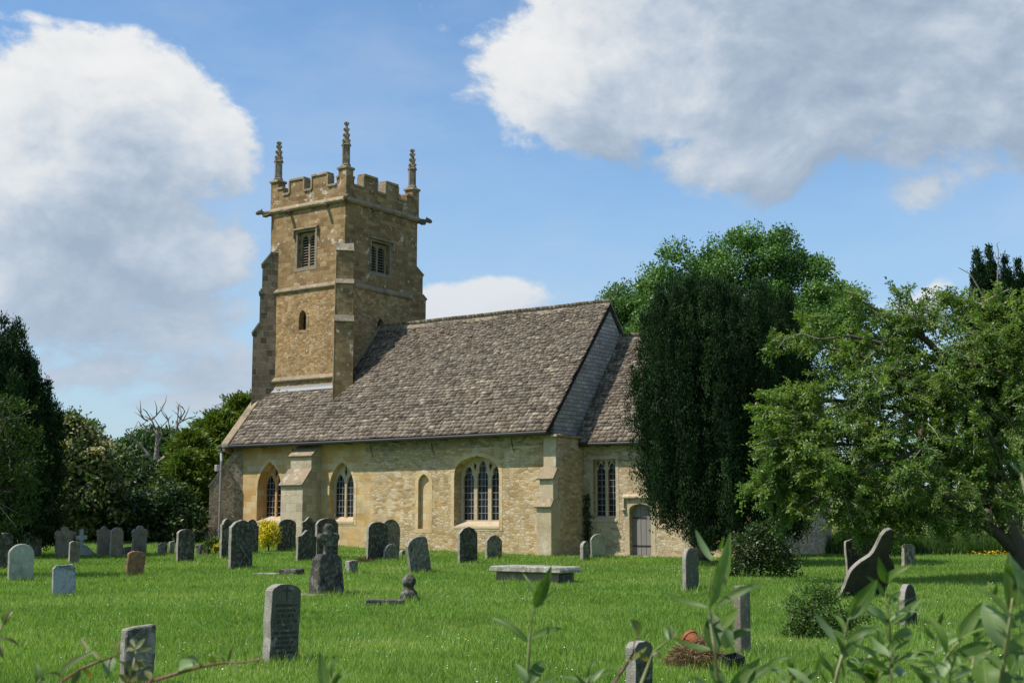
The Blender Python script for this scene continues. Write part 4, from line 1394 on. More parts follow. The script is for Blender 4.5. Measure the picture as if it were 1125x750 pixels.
def limb(mb, a, b, r0, r1, r, sag=0.15, n=6):
    a = Vector(a); b = Vector(b)
    L = (b - a).length
    j = [Vector((r.normal(0, 1), r.normal(0, 1), r.normal(0, 1))) * L * 0.05 for _ in range(3)]
    pts = [a, a.lerp(b, 0.3) + j[0] + Vector((0, 0, sag * L * 0.5)), a.lerp(b, 0.65) + j[1] + Vector((0, 0, sag * L * 0.35)), b]
    mb.tube(pts, [r0, r0 * 0.75 + r1 * 0.25, r0 * 0.4 + r1 * 0.6, r1], n)
    return pts


def broadleaf(name, label, cat, base, lobes, mat, leaf=(0.16, 0.09), dens=3.0, per=40, spread=0.28, flat=0.7, trunk_r=0.3, seed=1, nlimb=26, group=None, inner=0.35, upness=0.35, fork=0.35, bark='bark', twigs=0, up_leaf=0.6, trunk_top=None):
    r = np.random.default_rng(seed)
    base = np.array(base, float)
    root = empty(name, tuple(base))
    tag(root, label, cat, group)
    P, O = crown_clumps(lobes, dens, seed, inner)
    pos, out, ci = clump_leaves(P, O, per, spread, flat, r)
    k = len(pos)
    d = unit(out * 0.7 + r.normal(0, 1, (k, 3)) * 0.8 + np.array([0, 0, upness - 0.1]))
    nr = unit(r.normal(0, 1, (k, 3)) * 0.38 + out * 0.85 + np.array([0, 0, up_leaf * 0.55]))
    L = leaf[0] * r.uniform(0.6, 1.3, k); W = leaf[1] * r.uniform(0.7, 1.25, k)
    tone = r.normal(0, 0.16, len(P))
    rnd = np.clip(0.5 + tone[ci] + r.normal(0, 0.15, k), 0, 1)
    leaves('crown', pos - base, d, nr, L, W, mat, root, rnd, 0.12)
    # trunk and limbs
    mb = MB()
    ctr = np.mean([c for c, _ in lobes], axis=0)
    top = np.array(trunk_top) if trunk_top is not None else base + (ctr - base) * np.array([0.6, 0.6, 0.75])
    fk = base + (top - base) * fork
    mb.tube([Vector(base * 0) + Vector((0, 0, -0.3)), Vector((0, 0, 0.25)), Vector(fk - base), Vector(top - base)], [trunk_r * 1.35, trunk_r, trunk_r * 0.8, trunk_r * 0.35], 10)
    idx = r.choice(len(P), min(nlimb, len(P)), replace=False)
    for q in idx:
        t = r.uniform(0, 1)
        a = fk + (top - fk) * t
        e = P[q] + (a - P[q]) * 0.12
        limb(mb, a - base, e - base, trunk_r * (0.5 - 0.25 * t), trunk_r * 0.05 + 0.008, r)
    mb.build('trunk', M[bark], root, smooth_=True)
    if twigs:
        tw = MB()
        for q in r.choice(len(P), min(twigs, len(P)), replace=False):
            a = P[q] - O[q] * r.uniform(0.5, 1.0)
            b = P[q] + O[q] * r.uniform(-0.05, 0.28) + r.normal(0, 0.2, 3)
            limb(tw, a - base, b - base, r.uniform(0.008, 0.015), 0.004, r, 0.05, 4)
        tw.build('twigs', M['twig'], root)
    return root


def needle_cols(name, label, cat, base, cols, mat, per=900, seed=2, spray=(0.17, 0.055), group=None, flare=0.55, trunk_r=0.25, lean=0.12, body=True, tufts=1.0):
    """yews and cypresses: upright flame-shaped plumes; cols = (x, y, z0, z1, r)"""
    r = np.random.default_rng(seed)
    base = np.array(base, float)
    root = empty(name, tuple(base))
    tag(root, label, cat, group)
    PO = []; DI = []; NO = []; TN = []
    for (x, y, z0, z1, rad) in cols:
        H = z1 - z0
        # tufts spiralling up the plume, each a little bundle of upright sprays
        nt = int(per / 14 * tufts)
        t = r.uniform(0, 1, nt) ** 0.9
        a = r.uniform(0, 2 * PI, nt)
        prof = np.minimum(np.sqrt(np.clip(t / 0.14, 0, 1)), 1) * np.clip((1 - t), 0, 1) ** flare
        rr = rad * prof * r.uniform(0.72, 1.06, nt)
        cx = x + rr * np.cos(a); cy = y + rr * np.sin(a); cz = z0 + H * t
        tone = r.normal(0, 0.13) + r.normal(0, 0.13, nt)
        i = np.repeat(np.arange(nt), 14)
        k = len(i)
        s = 0.04 + 0.07 * rad
        pos = np.stack([cx[i] + r.normal(0, s, k), cy[i] + r.normal(0, s, k), cz[i] + r.normal(0, s * 1.5, k)], -1)
        o = np.stack([np.cos(a)[i], np.sin(a)[i], np.zeros(k)], -1)
        d = unit(o * lean * 3 + r.normal(0, 1, (k, 3)) * 0.33 + np.array([0, 0, 0.95]))
        nn = unit(o + r.normal(0, 1, (k, 3)) * 0.36)
        PO.append(pos); DI.append(d); NO.append(nn); TN.append(np.clip(0.42 + 0.3 * (t[i] - 0.4) + tone[i] + r.normal(0, 0.14, k), 0, 1))
    PO = np.concatenate(PO); DI = np.concatenate(DI); NO = np.concatenate(NO); TN = np.concatenate(TN)
    k = len(PO)
    leaves('crown', PO - base, DI, NO, spray[0] * r.uniform(0.6, 1.3, k), spray[1] * r.uniform(0.7, 1.3, k), mat, root, TN, 0.05)
    mb = MB()
    for (x, y, z0, z1, rad) in cols[:: max(1, len(cols) // 24)]:
        limb(mb, (0, 0, max(0.4, (z0 - base[2]) * 0.45)), (x - base[0], y - base[1], z0 - base[2] + (z1 - z0) * 0.5), trunk_r * 0.4, 0.03, r, 0.05)
    mb.tube([(0, 0, -0.3), (0.03, 0, 0.5), (-0.05, 0.02, 1.4), (0, 0, 2.6)], [trunk_r * 1.4, trunk_r, trunk_r * 0.95, trunk_r * 0.5], 10)
    mb.build('trunk', M['bark'], root, smooth_=True)
    return root


M['lf_yew'] = mat_leaf('yew needles', [(0, (0.008, 0.020, 0.008)), (0.5, (0.017, 0.040, 0.013)), (1, (0.042, 0.082, 0.024))], 0.10, 0.75, 0.12, (1.4, 1.8, 0.6))
M['lf_big'] = mat_leaf('broad green leaves', [(0, (0.035, 0.085, 0.016)), (0.5, (0.075, 0.160, 0.030)), (1, (0.15, 0.255, 0.062))], 0.28, 0.45, 0.4, (1.5, 1.8, 0.5))
M['lf_apple'] = mat_leaf('apple leaves', [(0, (0.052, 0.10, 0.018)), (0.5, (0.118, 0.20, 0.038)), (0.85, (0.185, 0.265, 0.062)), (1, (0.27, 0.29, 0.10))], 0.40, 0.45, 0.4, (1.5, 1.6, 0.5))
M['lf_conifer'] = mat_leaf('conifer sprays', [(0, (0.035, 0.07, 0.012)), (0.5, (0.09, 0.145, 0.022)), (1, (0.18, 0.235, 0.04))], 0.22, 0.55, 0.3, (1.5, 1.6, 0.5))
M['lf_dark'] = mat_leaf('dark hedge leaves', [(0, (0.013, 0.030, 0.008)), (0.5, (0.028, 0.058, 0.012)), (1, (0.065, 0.11, 0.024))], 0.18, 0.5, 0.35)
M['lf_elder'] = mat_leaf('cream flowering foliage', [(0, (0.03, 0.055, 0.014)), (0.5, (0.065, 0.105, 0.024)), (0.60, (0.12, 0.13, 0.05)), (0.72, (0.30, 0.26, 0.14)), (1, (0.48, 0.43, 0.26))], 0.2, 0.6, 0.3)
M['lf_mid'] = mat_leaf('mid green leaves', [(0, (0.032, 0.068, 0.013)), (0.5, (0.064, 0.118, 0.021)), (1, (0.12, 0.185, 0.036))], 0.25, 0.5, 0.35)
M['lf_far'] = mat_leaf('distant leaves', [(0, (0.028, 0.062, 0.020)), (0.5, (0.05, 0.10, 0.03)), (1, (0.085, 0.145, 0.048))], 0.2, 0.6, 0.2)
M['lf_yellow'] = mat_leaf('yellow blossom', [(0, (0.16, 0.18, 0.015)), (0.2, (0.50, 0.42, 0.015)), (0.6, (0.72, 0.60, 0.03)), (1, (0.80, 0.70, 0.10))], 0.2, 0.7, 0.2, (1.1, 1.1, 0.6), 0.1)
M['lf_edge'] = mat_leaf('edge tree leaves', [(0, (0.018, 0.036, 0.008)), (0.5, (0.038, 0.068, 0.012)), (1, (0.085, 0.12, 0.022))], 0.25, 0.6, 0.2)

# --- large yew in front of the chancel
YY = 41.0
by = on_ground(770, 617)
r_ = np.random.default_rng(5)
edge_px = [704, 708, 713, 719, 727, 737, 750, 765, 780, 800, 820, 840, 855, 868, 878, 887]
top_px = [395, 360, 336, 320, 311, 305, 302, 300, 303, 301, 304, 306, 311, 322, 338, 356]
bot_px = [525, 545, 556, 565, 574, 583, 593, 602, 606, 608, 608, 605, 601, 596, 590, 582]
cols = []; fill = []
p_ = 705.0
j = 0
while p_ < 888:
    hw = 2.5 * math.sqrt(max(0.03, 1 - ((p_ - 796) / 97.0) ** 2))
    t_ = np.interp(p_, edge_px, top_px); b_ = np.interp(p_, edge_px, bot_px)
    rows = ((-1.0, 0.0), (-0.3, 0.1), (0.55, 0.7)) if j % 2 == 0 else ((-0.80, 0.1), (0.15, 0.0), (0.9, 0.8))
    for row, (f, dz) in enumerate(rows):
        Yk = YY + f * hw + r_.normal(0, 0.06)
        Yk += r_.normal(0, 0.12)
        x = at(p_ + r_.uniform(-4, 4), 450, Yk)[0]
        top = at(p_, t_ + r_.uniform(0, 16), Yk)[2] - dz - (0.9 if row == 0 and j % 2 == 0 else 0)
        low = at(p_, b_ + r_.uniform(-4, 3), Yk)[2] + 0.1 * row
        z = low
        first = True
        while z < top - 0.9 or first:
            L_ = r_.uniform(1.5, 3.8)
            zt = min(z + L_, top + r_.uniform(-0.1, 0.15))
            if row == 0 or zt > top - 1.6 or r_.random() < 0.7 or first:
                cols.append((x + r_.normal(0, 0.11), Yk + r_.normal(0, 0.14), z - (0.3 if not first else 0), zt, r_.uniform(0.16, 0.30) * (1.2 if first else 1) * (1.5 if row else 1)))
            z += L_ * r_.uniform(0.36, 0.55)
            first = False
    p_ += r_.uniform(4.5, 9.0)
    j += 1
needle_cols('yew_tree', 'huge dark upright yew with fluted crown hiding the east end of the church', 'tree', by, cols, M['lf_yew'], 780, 6, (0.10, 0.036), trunk_r=0.30, flare=0.7)
# lighter new shoots on the sunny west side of the yew
# --- dark flame-shaped conifer at the left edge
bl = on_ground(-6, 612)
cols = []
for px, t_ in ((-60, 380), (-42, 362), (-28, 352), (-14, 350), (-2, 352), (10, 357), (19, 368), (28, 385), (36, 408), (43, 425), (50, 421), (55, 440), (34, 400), (5, 366), (22, 396), (46, 440), (-8, 372), (14, 376)):
    for Yk, dz in ((bl[1], 0), (bl[1] - 0.9, -0.7), (bl[1] + 0.9, -0.6)):
        top = at(px, t_, bl[1])[2] + dz + r_.normal(0, 0.15)
        x = at(px, 450, bl[1])[0]
        cols.append((x, Yk + r_.normal(0, 0.2), top - 2.6, top, 0.36))
        cols.append((x, Yk + r_.normal(0, 0.2), 0.5, top - 1.6, 0.50))
needle_cols('cypress_tree', 'tall almost black cypress at the left edge of the churchyard', 'tree', bl, cols, M['lf_yew'], 1100, 7, (0.13, 0.046), trunk_r=0.3)

# --- narrow cypress spires behind the fruit tree at top right
for i, (px, t_, lab) in enumerate(((1084, 276, 'leftmost slender cypress spire above the fruit tree'), (1098, 274, 'second slender cypress spire from the left, the tallest above the fruit tree'), (1115, 284, 'shorter slender cypress spire second from the right above the fruit tree'), (1130, 288, 'slender cypress spire cut by the right edge of the picture'))):
    Yk = 62 + 0.7 * (i % 2)
    b = at(px, 500, Yk); b[2] = float(ground_z(b[0], b[1]))
    top = at(px, t_, Yk)[2]
    cols = [(b[0], b[1], top - 5.0, top, 0.66), (b[0], b[1], b[2] + 0.3, top - 3.0, 0.8)] + [(b[0] + 0.22 * math.cos(a), b[1] + 0.22 * math.sin(a), top - 5, top - 0.7 - 0.4 * q, 0.42) for q, a in enumerate((0.3, 2.4, 4.4))]
    needle_cols('cypress_tree', lab, 'tree', b, cols, M['lf_yew'], 3200, 20 + i, (0.15, 0.055), 'slender cypresses behind the fruit tree', 0.8, trunk_r=0.15)

# --- big broadleaved tree behind the yew
YB = 66
b = at(815, 560, YB); b[2] = float(ground_z(b[0], b[1]))
shrink = lambda L: [(c, rad * 0.90) for c, rad in L]
lob = [lobe(*q) for q in [(735, 330, 65, 38, 42), (775, 315, 65, 40, 48), (815, 300, 66, 40, 42), (850, 290, 66, 38, 36), (880, 315, 66, 38, 42), (905, 335, 65, 34, 36), (925, 350, 64, 26, 30), (765, 370, 64, 52, 55), (840, 370, 63, 55, 55), (905, 385, 64, 45, 50), (725, 380, 64, 36, 50), (800, 430, 64, 80, 70), (725, 300, 65, 16, 16), (742, 284, 65, 15, 15), (795, 272, 66, 18, 16), (822, 262, 66, 18, 14), (850, 266, 66, 17, 14), (885, 288, 66, 16, 14), (925, 322, 65, 18, 13), (940, 340, 64, 16, 14), (712, 318, 65, 14, 14)]]
broadleaf('broadleaf_tree', 'big rounded green broadleaved tree rising behind the dark yew', 'tree', b, shrink(lob), M['lf_big'], (0.17, 0.10), 1.05, 190, 0.40, 0.8, 0.45, 31, 40)
b = at(672, 560, 74); b[2] = float(ground_z(b[0], b[1]))
lob = [lobe(*q) for q in [(688, 345, 74, 26, 28), (675, 335, 74, 16, 14), (700, 360, 74, 26, 40), (684, 322, 74, 10, 8), (690, 400, 74, 30, 50)]]
broadleaf('broadleaf_tree', 'smaller round green tree peeping over the nave roof end beside the gable', 'tree', b, lob, M['lf_big'], (0.16, 0.095), 1.2, 170, 0.42, 0.75, 0.3, 32, 20)

# --- open fruit tree at the right
YA = 31.0
b = np.array([at(1118, 600, YA)[0], YA, 0.0])
lob = [lobe(*q) for q in [(1040, 405, 31, 78, 62, 1.9), (960, 430, 30.4, 66, 58, 1.7), (905, 495, 30, 58, 48, 1.5), (1085, 460, 30.6, 66, 70, 1.8), (1000, 500, 30, 78, 52, 1.8), (868, 455, 30.2, 30, 34, 0.8), (1110, 385, 31, 50, 50, 1.6), (955, 372, 31, 42, 30, 1.0), (1065, 545, 30.5, 55, 22, 1.3), (975, 548, 30, 52, 24, 1.2), (925, 540, 29.8, 40, 30, 1.0), (1000, 350, 31, 42, 18, 0.9), (1080, 340, 31.5, 48, 20, 1.0), (1165, 430, 31, 70, 90, 2.0), (850, 520, 30, 26, 26, 0.7), (880, 430, 30.2, 22, 18, 0.6), (1040, 328, 31.5, 26, 9, 0.6), (935, 330, 31, 13, 10, 0.5), (990, 322, 31, 10, 8, 0.4), (840, 452, 30, 10, 8, 0.3), (852, 378, 30.5, 13, 6, 0.3), (1120, 340, 31, 30, 20, 0.8), (885, 380, 30.5, 22, 10, 0.5)]]
def spray_tree(name, label, base, lobes, mat, seed, dens, leaf, per, trunk, tr0, boughs=34):
    """open fruit tree: boughs, then twigs clothed in leaf clusters"""
    r = np.random.default_rng(seed)
    base = np.array(base, float)
    root = empty(name, tuple(base)); tag(root, label, 'tree')
    P, O = crown_clumps(lobes, dens, seed, 0.5)
    keep = vnoise(P[:, 0] * 1.0, P[:, 2] * 1.4 + P[:, 1], 1.5, 77) > -0.34        # open holes in the crown
    P, O = P[keep], O[keep]
    n = len(P)
    L = r.uniform(0.35, 0.95, n)
    d = unit(O * np.array([1, 1, 0.55]) + r.normal(0, 0.55, (n, 3)) + np.array([0, 0, 0.12]))
    cnt = r.poisson(per * L / 0.65)
    i = np.repeat(np.arange(n), cnt)
    k = len(i)
    t = r.uniform(0, 1, k)
    node = np.round(t * 7) / 7 + r.normal(0, 0.03, k)                              # leaves sit in little rosettes
    curve = np.array([0, 0, -1.0]) * (0.22 * (node ** 2) * L[i])[:, None]
    off = unit(r.normal(0, 1, (k, 3)))
    pos = P[i] + d[i] * ((node - 0.5) * L[i])[:, None] + curve + off * r.uniform(0.01, 0.075, k)[:, None]
    ld = unit(off + d[i] * 0.7 + r.normal(0, 0.3, (k, 3)))
    nr = unit(np.array([0, 0, 0.8]) + O[i] * 0.45 + r.normal(0, 0.45, (k, 3)))
    tone = r.normal(0, 0.17, n)
    leaves('crown', pos - base, ld, nr, leaf[0] * r.uniform(0.6, 1.25, k), leaf[1] * r.uniform(0.7, 1.2, k), mat, root, np.clip(0.48 + tone[i] + r.normal(0, 0.14, k), 0, 1), 0.15)
    tw = MB()
    for q in r.choice(n, min(n, 1500), replace=False):
        a0 = P[q] - d[q] * 0.55 * L[q]; b0 = P[q] + d[q] * 0.5 * L[q] + np.array([0, 0, -0.2 * L[q]])
        tw.tube([a0 - base, (a0 + b0) / 2 - base + np.array([0, 0, 0.05]), b0 - base], [0.011, 0.008, 0.003], 4)
    tw.build('twigs', M['twig'], root)
    mb = MB(); mb.tube([Vector(np.array(q) - base) for q in trunk], tr0, 10)
    for q in r.choice(n, boughs, replace=False):
        s0 = np.array(trunk[r.integers(2, len(trunk))])
        e0 = P[q]
        limb(mb, s0 - base, e0 - base, r.uniform(0.06, 0.11), 0.015, r, 0.22, 6)
    mb.build('trunk', M['bark'], root, smooth_=True)
    return root


lob += [lobe(*q) for q in [(850, 480, 30, 22, 26, 0.6), (838, 535, 30, 16, 18, 0.5), (1000, 568, 30, 46, 18, 1.0), (940, 572, 30, 24, 18, 0.7), (1050, 568, 30.4, 30, 14, 0.8), (900, 352, 30.6, 20, 12, 0.5), (985, 590, 29, 12, 10, 0.35), (870, 560, 30, 18, 16, 0.5)]]
apple = spray_tree('apple_tree', 'spreading open fruit tree with low drooping leafy branches at the right', b, lob, M['lf_apple'], 33, 8.6, (0.086, 0.047), 78, [tuple(b + np.array([0, 0, -0.3])), tuple(b + np.array([0.05, 0, 0.7])), tuple(at(1098, 560, YA)), tuple(at(1082, 520, YA)), tuple(at(1060, 460, YA)), tuple(at(1045, 400, YA))], [0.26, 0.21, 0.17, 0.13, 0.09, 0.05])
mb = MB()
B = Vector(b)
def pp(px, py, Y=31.0): return Vector(at(px, py, Y)) - B
mb.tube([pp(1122, 612), pp(1100, 588), pp(1082, 576), pp(1050, 558, 30.6), pp(1020, 540, 30.3)], [0.17, 0.15, 0.12, 0.08, 0.04], 8)
mb.build('branch', M['bark'], apple, smooth_=True)
mb = MB()
for pts, r0 in (([(1082, 330), (1076, 318), (1066, 301), (1053, 294)], 0.022), ([(1096, 330), (1096, 300), (1097, 275), (1095, 268), (1098, 266)], 0.018), ([(900, 372), (880, 366), (862, 372), (855, 382)], 0.016), ([(862, 480), (840, 484), (828, 489)], 0.016), ([(946, 430), (955, 446), (962, 455)], 0.02), ([(966, 440), (967, 450), (970, 460)], 0.02), ([(1035, 345), (1040, 360), (1050, 375)], 0.016), ([(1108, 318), (1090, 326), (1072, 334)], 0.02), ([(878, 545), (866, 556), (858, 562)], 0.012)):
    q = [pp(a, c, 29.6 if a < 1050 else 31) for a, c in pts]
    mb.tube(q, [r0 * (1 - 0.6 * i / (len(q) - 1)) for i in range(len(q))], 5)
mb.build('dead_branch', M['deadwood'], apple)

# --- trees at the left
b = at(-30, 600, 33); b[2] = float(ground_z(b[0], b[1]))
lob = [lobe(*q) for q in [(-10, 455, 33, 42, 26), (-5, 500, 33, 46, 34), (-30, 540, 33, 60, 50), (12, 480, 33, 24, 16), (20, 520, 33, 22, 26)]]
broadleaf('broadleaf_tree', 'leafy mid green branches reaching in from the left edge before the cypress', 'tree', b, lob, M['lf_edge'], (0.12, 0.055), 3.6, 40, 0.26, 0.35, 0.2, 34, 24, twigs=60)
b = at(84, 605, 56); b[2] = float(ground_z(b[0], b[1]))
lob = [lobe(*q) for q in [(78, 490, 56, 28, 28), (95, 515, 56, 30, 34), (70, 530, 56, 30, 50), (100, 550, 56, 34, 40), (72, 468, 56, 14, 14)]]
broadleaf('elder_tree', 'bushy tree speckled with creamy blossom right of the dark cypress', 'tree', b, lob, M['lf_elder'], (0.20, 0.13), 5, 36, 0.28, 0.6, 0.22, 35, 20)
b = at(86, 600, 70); b[2] = float(ground_z(b[0], b[1]))
lob = [lobe(*q) for q in [(84, 468, 70, 18, 14), (98, 472, 70, 14, 10), (72, 480, 70, 20, 24), (108, 490, 70, 12, 10), (90, 500, 70, 26, 30)]]
broadleaf('broadleaf_tree', 'thin pale crowned tree showing above the creamy blossom tree', 'tree', b, lob, M['lf_mid'], (0.26, 0.13), 1.8, 30, 0.4, 0.6, 0.2, 36, 18)
b = at(140, 600, 66); b[2] = float(ground_z(b[0], b[1]))
lob = [lobe(*q) for q in [(126, 515, 66, 26, 24), (150, 530, 66, 30, 24), (118, 545, 66, 30, 34), (165, 545, 65, 30, 30), (140, 565, 64, 40, 26)]]
broadleaf('broadleaf_tree', 'low dark leafy tree between the blossom tree and the conifers', 'tree', b, lob, M['lf_dark'], (0.24, 0.13), 3, 38, 0.36, 0.6, 0.25, 37, 20)
b = at(165, 600, 104); b[2] = float(ground_z(b[0], b[1]))
lob = [lobe(*q) for q in [(160, 492, 104, 28, 18), (178, 486, 104, 20, 14), (148, 502, 104, 18, 16), (190, 500, 104, 18, 18), (165, 520, 104, 40, 20)]]
broadleaf('oak_tree', 'distant round green oak seen through the bare dead tree', 'tree', b, lob, M['lf_far'], (0.45, 0.24), 1.3, 42, 0.6, 0.6, 0.4, 38, 20)

# dead tree
b = at(171, 600, 76); b[2] = float(ground_z(b[0], b[1]))
root = empty('dead_tree', tuple(b)); tag(root, 'bare grey dead tree with forked branches before a round oak', 'tree')
B = Vector(b)
def dp(px, py, dY=0): return Vector(at(px, py, 76 + dY)) - B
mb = MB(); mb.tube([(0, 0, -0.3), dp(171, 560), dp(171, 520), dp(172, 500), dp(173, 480), dp(170, 470)], [0.30, 0.25, 0.2, 0.15, 0.11, 0.085], 9); mb.build('trunk', M['deadwood'], root, smooth_=True)
mb = MB()
r2 = random.Random(4)
main = [[(171, 472), (167, 462), (161, 452), (157, 449)], [(166, 461), (172, 456), (178, 448)], [(170, 475), (160, 473), (154, 468)], [(171, 510), (180, 502), (188, 488), (194, 476), (195, 462), (196, 450), (194, 446)], [(195, 465), (201, 462), (207, 459), (214, 460)], [(194, 474), (198, 460), (203, 452), (201, 448)], [(170, 510), (162, 498), (155, 490), (144, 480), (138, 472)], [(172, 492), (178, 478), (176, 470)], [(161, 500), (150, 502), (140, 496)], [(188, 490), (187, 476), (185, 462), (186, 458)], [(171, 520), (158, 514), (148, 520), (140, 520)], [(162, 462), (158, 460), (155, 453)]]
for line in main:
    q = [dp(a, c, r2.uniform(-1.2, 1.2)) for a, c in line]
    r0 = 0.10 if len(line) > 4 else 0.065
    mb.tube(q, [r0 * (1 - 0.75 * i / (len(q) - 1)) for i in range(len(q))], 6)
    for _ in range(3):
        i = r2.randrange(1, len(q)); s = q[i]
        e = s + Vector((r2.uniform(-0.7, 0.7), r2.uniform(-0.5, 0.5), r2.uniform(0.1, 0.9)))
        mb.tube([s, s.lerp(e, 0.5) + Vector((r2.uniform(-0.1, 0.1), 0, 0)), e], [0.04, 0.03, 0.012], 4)
mb.build('branches', M['deadwood'], root, smooth_=True)


# conifers left of the church
def conifer(label, px, topy, Y, halfw, seed, drop=0.0):
    r = np.random.default_rng(seed)
    b = at(px, 600, Y); b[2] = float(ground_z(b[0], b[1]))
    root = empty('conifer_tree', tuple(b)); tag(root, label, 'tree', 'feathery conifers left of the church')
    H = at(px, topy, Y)[2] - b[2]
    R_ = halfw * Y / FPX
    mb = MB(); mb.tube([(0, 0, -0.3), (0, 0, H * 0.5), (0, 0, H * 0.97)], [0.22, 0.13, 0.02], 8)
    PO = []; DI = []; NO = []; TN = []
    nb = 190
    for i in range(nb):
        t = (i + r.uniform(0, 1)) / nb
        z = H * (0.06 + 0.94 * t)
        a = r.uniform(0, 2 * PI)
        L = R_ * ((1 - t) ** 0.72 * 0.95 + 0.06) * r.uniform(0.7, 1.25)
        o = np.array([math.cos(a), math.sin(a), 0.45 + 0.5 * t])
        e = np.array([0, 0, z]) + o * L
        s0 = np.array([0, 0, z])
        mb.tube([s0, s0 + (e - s0) * 0.6 + np.array([0, 0, -0.05 * L]), e], [0.03, 0.02, 0.008], 4)
        n = int(26 + 70 * L)
        u = r.uniform(0.3, 1.02, n)
        p = s0 + (e - s0) * u[:, None] + r.normal(0, 1, (n, 3)) * (0.10 + 0.13 * L * (1 - 0.6 * u[:, None])) * np.array([1, 1, 0.7])
        d = unit(o[None] * 0.9 + r.normal(0, 1, (n, 3)) * 0.45 + np.array([0, 0, 0.05]))
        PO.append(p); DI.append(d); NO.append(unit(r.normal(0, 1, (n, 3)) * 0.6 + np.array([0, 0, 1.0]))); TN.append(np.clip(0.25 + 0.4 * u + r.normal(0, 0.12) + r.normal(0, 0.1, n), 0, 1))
    PO = np.concatenate(PO); k = len(PO)
    leaves('crown', PO, np.concatenate(DI), np.concatenate(NO), 0.30 * r.uniform(0.6, 1.3, k), 0.085 * r.uniform(0.7, 1.3, k), M['lf_conifer'], root, np.concatenate(TN), 0.25)
    mb.build('trunk', M['bark'], root)


conifer('tallest feathery green conifer, beside the church west end', 265, 441, 72, 66, 51)
conifer('middle feathery conifer, left of the tallest one', 236, 458, 70, 52, 52)
conifer('leftmost feathery conifer, beside the bare dead tree', 206, 479, 66, 42, 53)
conifer('low feathery conifer in front of the others, left of the west buttress', 200, 500, 64, 34, 54)


# dark hedge along the west boundary
def hedge(label, pts, Y, h_px, mat, leaf, seed, dens=3.5, per=36, depth=1.2):
    c = at(np.mean([p[0] for p in pts]), 600, Y); c[2] = float(ground_z(c[0], c[1]))
    lob = []
    for px, py, rx, ry in pts:
        lob.append(lobe(px, py, Y, rx, ry, depth))
    return broadleaf('hedge', label, 'hedge', c, lob, mat, leaf, dens, per, 0.3, 0.7, 0.08, seed, 30, inner=0.4)


hedge('long dark overgrown hedge behind the far gravestones on the left', [(-40, 575, 50, 42), (30, 578, 46, 40), (85, 580, 40, 36), (125, 582, 40, 32), (165, 580, 40, 32), (196, 580, 28, 32), (70, 560, 40, 40), (140, 566, 34, 26), (180, 556, 28, 28)], 57.5, 0, M['lf_dark'], (0.22, 0.12), 61)

# white-flowered dark shrub at the foot of the yew
def shrub(name, label, px, py_base, lobs, mat, leaf, seed, dens=40, per=22, spread=0.09, flowers=None, cat='shrub'):
    b = on_ground(px, py_base)
    Y = b[1]
    root = broadleaf(name, label, cat, b, [lobe(a, c, Y, rx, ry) for a, c, rx, ry in lobs], mat, leaf, dens, per, spread, 0.75, 0.03, seed, 26, inner=0.5, up_leaf=0.5)
    if flowers:
        fm, fn, fs = flowers
        r = np.random.default_rng(seed + 1)
        P, O = crown_clumps([lobe(a, c, Y, rx, ry) for a, c, rx, ry in lobs], fn, seed + 2, 0.0)
        k = len(P)
        pos = np.repeat(P, 5, 0) + r.normal(0, fs * 0.7, (k * 5, 3)) + np.repeat(O, 5, 0) * 0.05
        leaves('flowers', pos - b, rdir(k * 5, 0.4), rdir(k * 5, 0.6), fs, fs * 0.8, fm, root)
    return root


mw, g_, o_ = new_mat('white petals'); finish(g_, o_, (0.72, 0.72, 0.66), 0.7, spec=0.2, transl=0.2)
M['white_petal'] = mw
shrub('shrub', 'dark glossy shrub dotted with small white flowers at the foot of the yew', 836, 634, [(822, 606, 22, 24), (846, 604, 26, 26), (862, 616, 16, 18), (812, 620, 14, 14), (838, 592, 22, 18)], M['lf_dark'], (0.085, 0.045), 71, 16, 26, 0.13, (mw, 5, 0.035))
shrub('shrub', 'small loose green shrub in front of the leaning ornate headstone', 893, 700, [(882, 676, 16, 20), (905, 670, 18, 24), (893, 687, 26, 13), (922, 686, 14, 13), (870, 691, 12, 9), (898, 650, 9, 12), (873, 662, 7, 10), (917, 657, 9, 11), (934, 680, 14, 12), (950, 672, 10, 14), (885, 645, 5, 8)], M['lf_mid'], (0.042, 0.020), 72, 60, 30, 0.075)
shrub('flowering_shrub', 'bright yellow blossoming bush against the church wall below the first window', 295, 602, [(290, 588, 8, 12), (300, 587, 7, 12), (295, 579, 8, 7)], M['lf_yellow'], (0.07, 0.05), 73, 40, 24, 0.08)
shrub('flowering_shrub', 'small yellow flower clump beside the west buttress foot', 237, 607, [(233, 601, 5, 4), (240, 600, 6, 6)], M['lf_yellow'], (0.06, 0.045), 74, 40, 22, 0.06)
shrub('shrub', 'little green leafy plant beside the west buttress plinth', 229, 606, [(228, 598, 6, 5), (234, 594, 4, 4)], M['lf_mid'], (0.09, 0.05), 75, 34, 20, 0.07)

